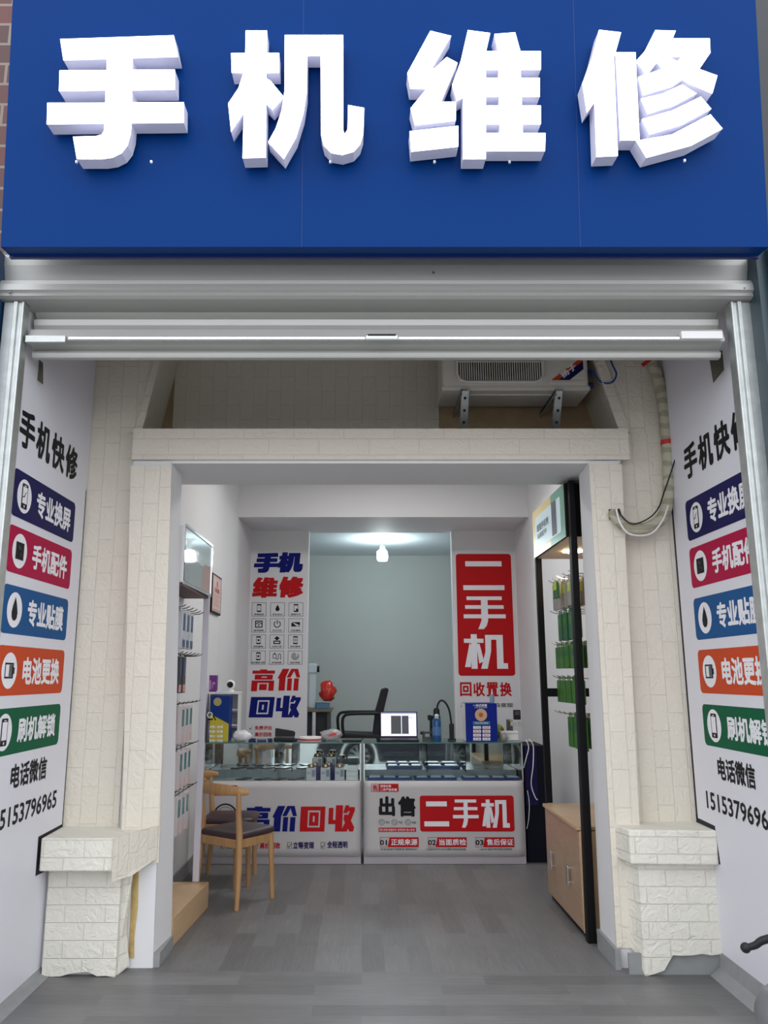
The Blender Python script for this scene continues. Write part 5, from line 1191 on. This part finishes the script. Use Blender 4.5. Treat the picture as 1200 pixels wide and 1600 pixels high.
rn = ('top', 'second', 'third', 'fourth', 'bottom'); yn = ('nearest the doorway', 'second from the doorway', 'middle', 'fourth from the doorway', 'farthest from the doorway')
kind = ('grey blister pack with lime print', 'dark green pack with leaf green block', 'leaf green pack with dark green block', 'plain leaf green pack', 'tall leaf green pack with dark block')
for r in range(5):
    h, w, bm_, am = protos[r]; first = None
    for j, y in enumerate((5.34, 5.50, 5.66, 5.80, 5.92)):
        if r in (1, 4) and j > 3: continue
        if r == 4 and j > 2: continue
        for k, x in enumerate((1.425, 1.46, 1.51)):
            if k and (j in (0, 4)): continue
            if k == 2 and r % 2: continue
            lab = '%s, %s hooks, %s%s' % (kind[r], rn[r], yn[j], ('', ', behind front', ', rearmost')[k])
            pos = (x, y, rr[r])
            if first is None: first = rpack(h, w, bm_, am, lab, G); first.location = pos
            else: dup(first, pos, None, lab)
lm = thing('accessory_pack', 'lime and dark green pack on the top hooks facing the shop', 'package', (1.40, 5.73, rr[0]), G)
obj('card', MB().box(1.385, 1.40, 5.675, 5.785, rr[0] - .13, rr[0] - .012), M_g2, lm, bevel=.002); obj('lime_patch', MB().box(1.383, 1.385, 5.68, 5.78, rr[0] - .07, rr[0] - .015), M_lime, lm)

cab = thing('cupboard', 'low pale wood cupboard with two doors under the right rack', 'cabinet', (1.5, 5.55, 0))
obj('carcass', MB().box(1.318, 1.78, 5.085, 5.985, .035, .598), M_board, cab)
obj('toe_kick', MB().box(1.325, 1.78, 5.1, 5.98, 0, .035), M_blk, cab)
obj('top_board', MB().box(1.285, 1.782, 5.07, 5.985, .602, .622), M_board, cab, bevel=.002)
obj('end_panel', MB().box(1.302, 1.78, 5.07, 5.085, .035, .598), wood('end grain laminate', (0.62, 0.44, 0.26), (0.5, 0.33, 0.18), .35, (60, 60, 4)), cab)
M_door = wood('door laminate', (0.4, 0.27, 0.17), (0.33, 0.215, 0.13), .3, (6, 6, 40))
for y0, y1, hy in ((5.088, 5.532, 5.33), (5.538, 5.982, 5.775)):
    d = obj('door', MB().box(1.30, 1.317, y0, y1, .04, .592), M_door, cab, bevel=.002)
    m = MB(); m.box(1.276, 1.286, hy - .018, hy + .018, .235, .35); m.box(1.286, 1.30, hy - .008, hy + .008, .245, .257); m.box(1.286, 1.30, hy - .008, hy + .008, .328, .34); obj('handle', m, M_chrome, d, bevel=.002)

# ------------------------------------------------------------------ parked scooter, only its brake lever and lamp cowl reach the picture
sc = thing('scooter', 'black brake lever and grey cowl of a scooter at the lower right edge', 'scooter', (1.15, 1.95, -.12))
M_sc = mat('grey scooter plastic', (0.12, 0.12, 0.13), 0.35)
e = atY(1165, 1481, 2.0)
m = MB(); m.lathe([(.0001, -.0115)] + [(.0115 * math.sin(PI * k / 8), -.0115 * math.cos(PI * k / 8)) for k in range(1, 8)] + [(.0001, .0115)], e, seg=14)
m.tube(spline([e, atY(1180, 1477, 1.99), atY(1200, 1467, 1.98), (1.02, 1.95, .935), (1.06, 1.93, .935)], 4), [.007 + .002 * min(1, k / 8) for k in range(17)], 10)
obj('brake_lever', m, M_dark, sc, smooth='all')
m = MB(); m.tube([(1.0, 1.86, .95), (1.2, 1.9, .96), (1.45, 1.94, .98), (1.75, 1.9, .96)], .014, 10); obj('handlebar', m, M_dark, sc, smooth='all')
m = MB(); m.tube([(.985, 1.857, .95), (1.1, 1.88, .955)], .019, 12); obj('grip', m, mat('rubber grip', (0.02, 0.02, 0.02), 0.7), sc, smooth=True)
g = atY(1234, 1590, 2.05)
m = MB(); m.lathe([(.0001, -.075)] + [(.075 * math.sin(PI * k / 12), -.075 * math.cos(PI * k / 12)) for k in range(1, 12)] + [(.0001, .075)], g, seg=24); obj('lamp_cowl', m, M_sc, sc, smooth='all')
m = MB(); m.tube([(1.38, 1.93, .97), (1.36, 2.0, .5), (1.34, 2.1, .2)], .05, 12); obj('stem', m, M_sc, sc, smooth=True)
m = MB(); m.tube([(g.x, g.y, g.z), (1.36, 2.0, .72)], .03, 10); obj('cowl_arm', m, M_dark, sc, smooth=True)
m = MB()
m.tube([(1.34, 2.1 + .2 * math.cos(2 * PI * k / 24), .08 + .2 * math.sin(2 * PI * k / 24)) for k in range(25)], .035, 8); obj('wheel', m, mat('tyre rubber', (0.02, 0.02, 0.02), 0.8), sc, smooth='all')

# ------------------------------------------------------------------ car parked at the kerb, mirrored in the glass cases
car = thing('parked_car', 'dark car parked at the kerb, seen only mirrored in the glass cases', 'car', (1.3, -1.9, -.3))
M_car = mat('dark blue car paint', (0.012, 0.016, 0.03), 0.2, coat=1.0); M_tyre = mat('tyre rubber', (0.02, 0.02, 0.02), 0.8); M_rim = mat('silver alloy', (0.6, 0.62, 0.63), 0.3, .7)
GZ = -.3
def arch(cx): return [(cx + .36 * math.cos(PI * (1 - k / 10)), GZ + .31 + .36 * math.sin(PI * (1 - k / 10))) for k in range(11)]
out = [(-.82, GZ + .25)] + [(-.43, GZ + .22)] + arch(-.05)[1:-1] + [(.33, GZ + .2), (2.2, GZ + .2)] + arch(2.6)[1:-1] + [(2.98, GZ + .22), (3.35, GZ + .3), (3.42, GZ + .7), (3.3, GZ + 1.0), (.55, GZ + .98), (-.4, GZ + .86), (-.8, GZ + .68), (-.88, GZ + .45)]
obj('body', MB().prism([(x, -2.75, z) for x, z in out], (0, 1.7, 0)), M_car, car, bevel=.05, seg=3)
cabp = [(.55, GZ + .97), (1.25, GZ + 1.42), (2.4, GZ + 1.45), (3.15, GZ + .99)]
obj('cabin', MB().prism([(x, -2.6, z) for x, z in cabp], (0, 1.4, 0)), M_car, car, bevel=.06, seg=3)
obj('side_window', MB().prism([(x, -1.2, z) for x, z in ((.85, GZ + 1.02), (1.3, GZ + 1.36), (2.35, GZ + 1.38), (2.85, GZ + 1.03))], (0, .012, 0)), mat('tinted glass', (0.01, 0.012, 0.014), 0.05), car)
m = MB(); m.lathe([(.0, -.03), (.07, -.02), (.1, 0), (.07, .03), (0, .04)], (-.72, -1.2, GZ + .62), 'y'); obj('headlamp', m, M_rim, car, smooth=True)
for wx in (-.05, 2.6):
    m = MB(); m.lathe([(.2, -.1), (.3, -.1), (.315, -.06), (.315, .06), (.3, .1), (.2, .1), (.2, -.1)], (wx, -1.16, GZ + .315), 'y', 32); w = obj('wheel', m, M_tyre, car, smooth=True)
    m = MB(); m.lathe([(.19, .05), (.205, .05), (.205, .095), (.19, .095), (.19, .05)], (wx, -1.16, GZ + .315), 'y', 32); m.lathe([(0, .05), (.05, .05), (.045, .09), (0, .09)], (wx, -1.16, GZ + .315), 'y', 16)
    for k in range(10):
        a = 2 * PI * k / 10; M = Matrix.Translation((wx, -1.16, GZ + .315)) @ Matrix.Rotation(a, 4, 'Y'); m.box(.04, .195, .06, .08, -.017, .017, M)
    obj('alloy_rim', m, M_rim, w)
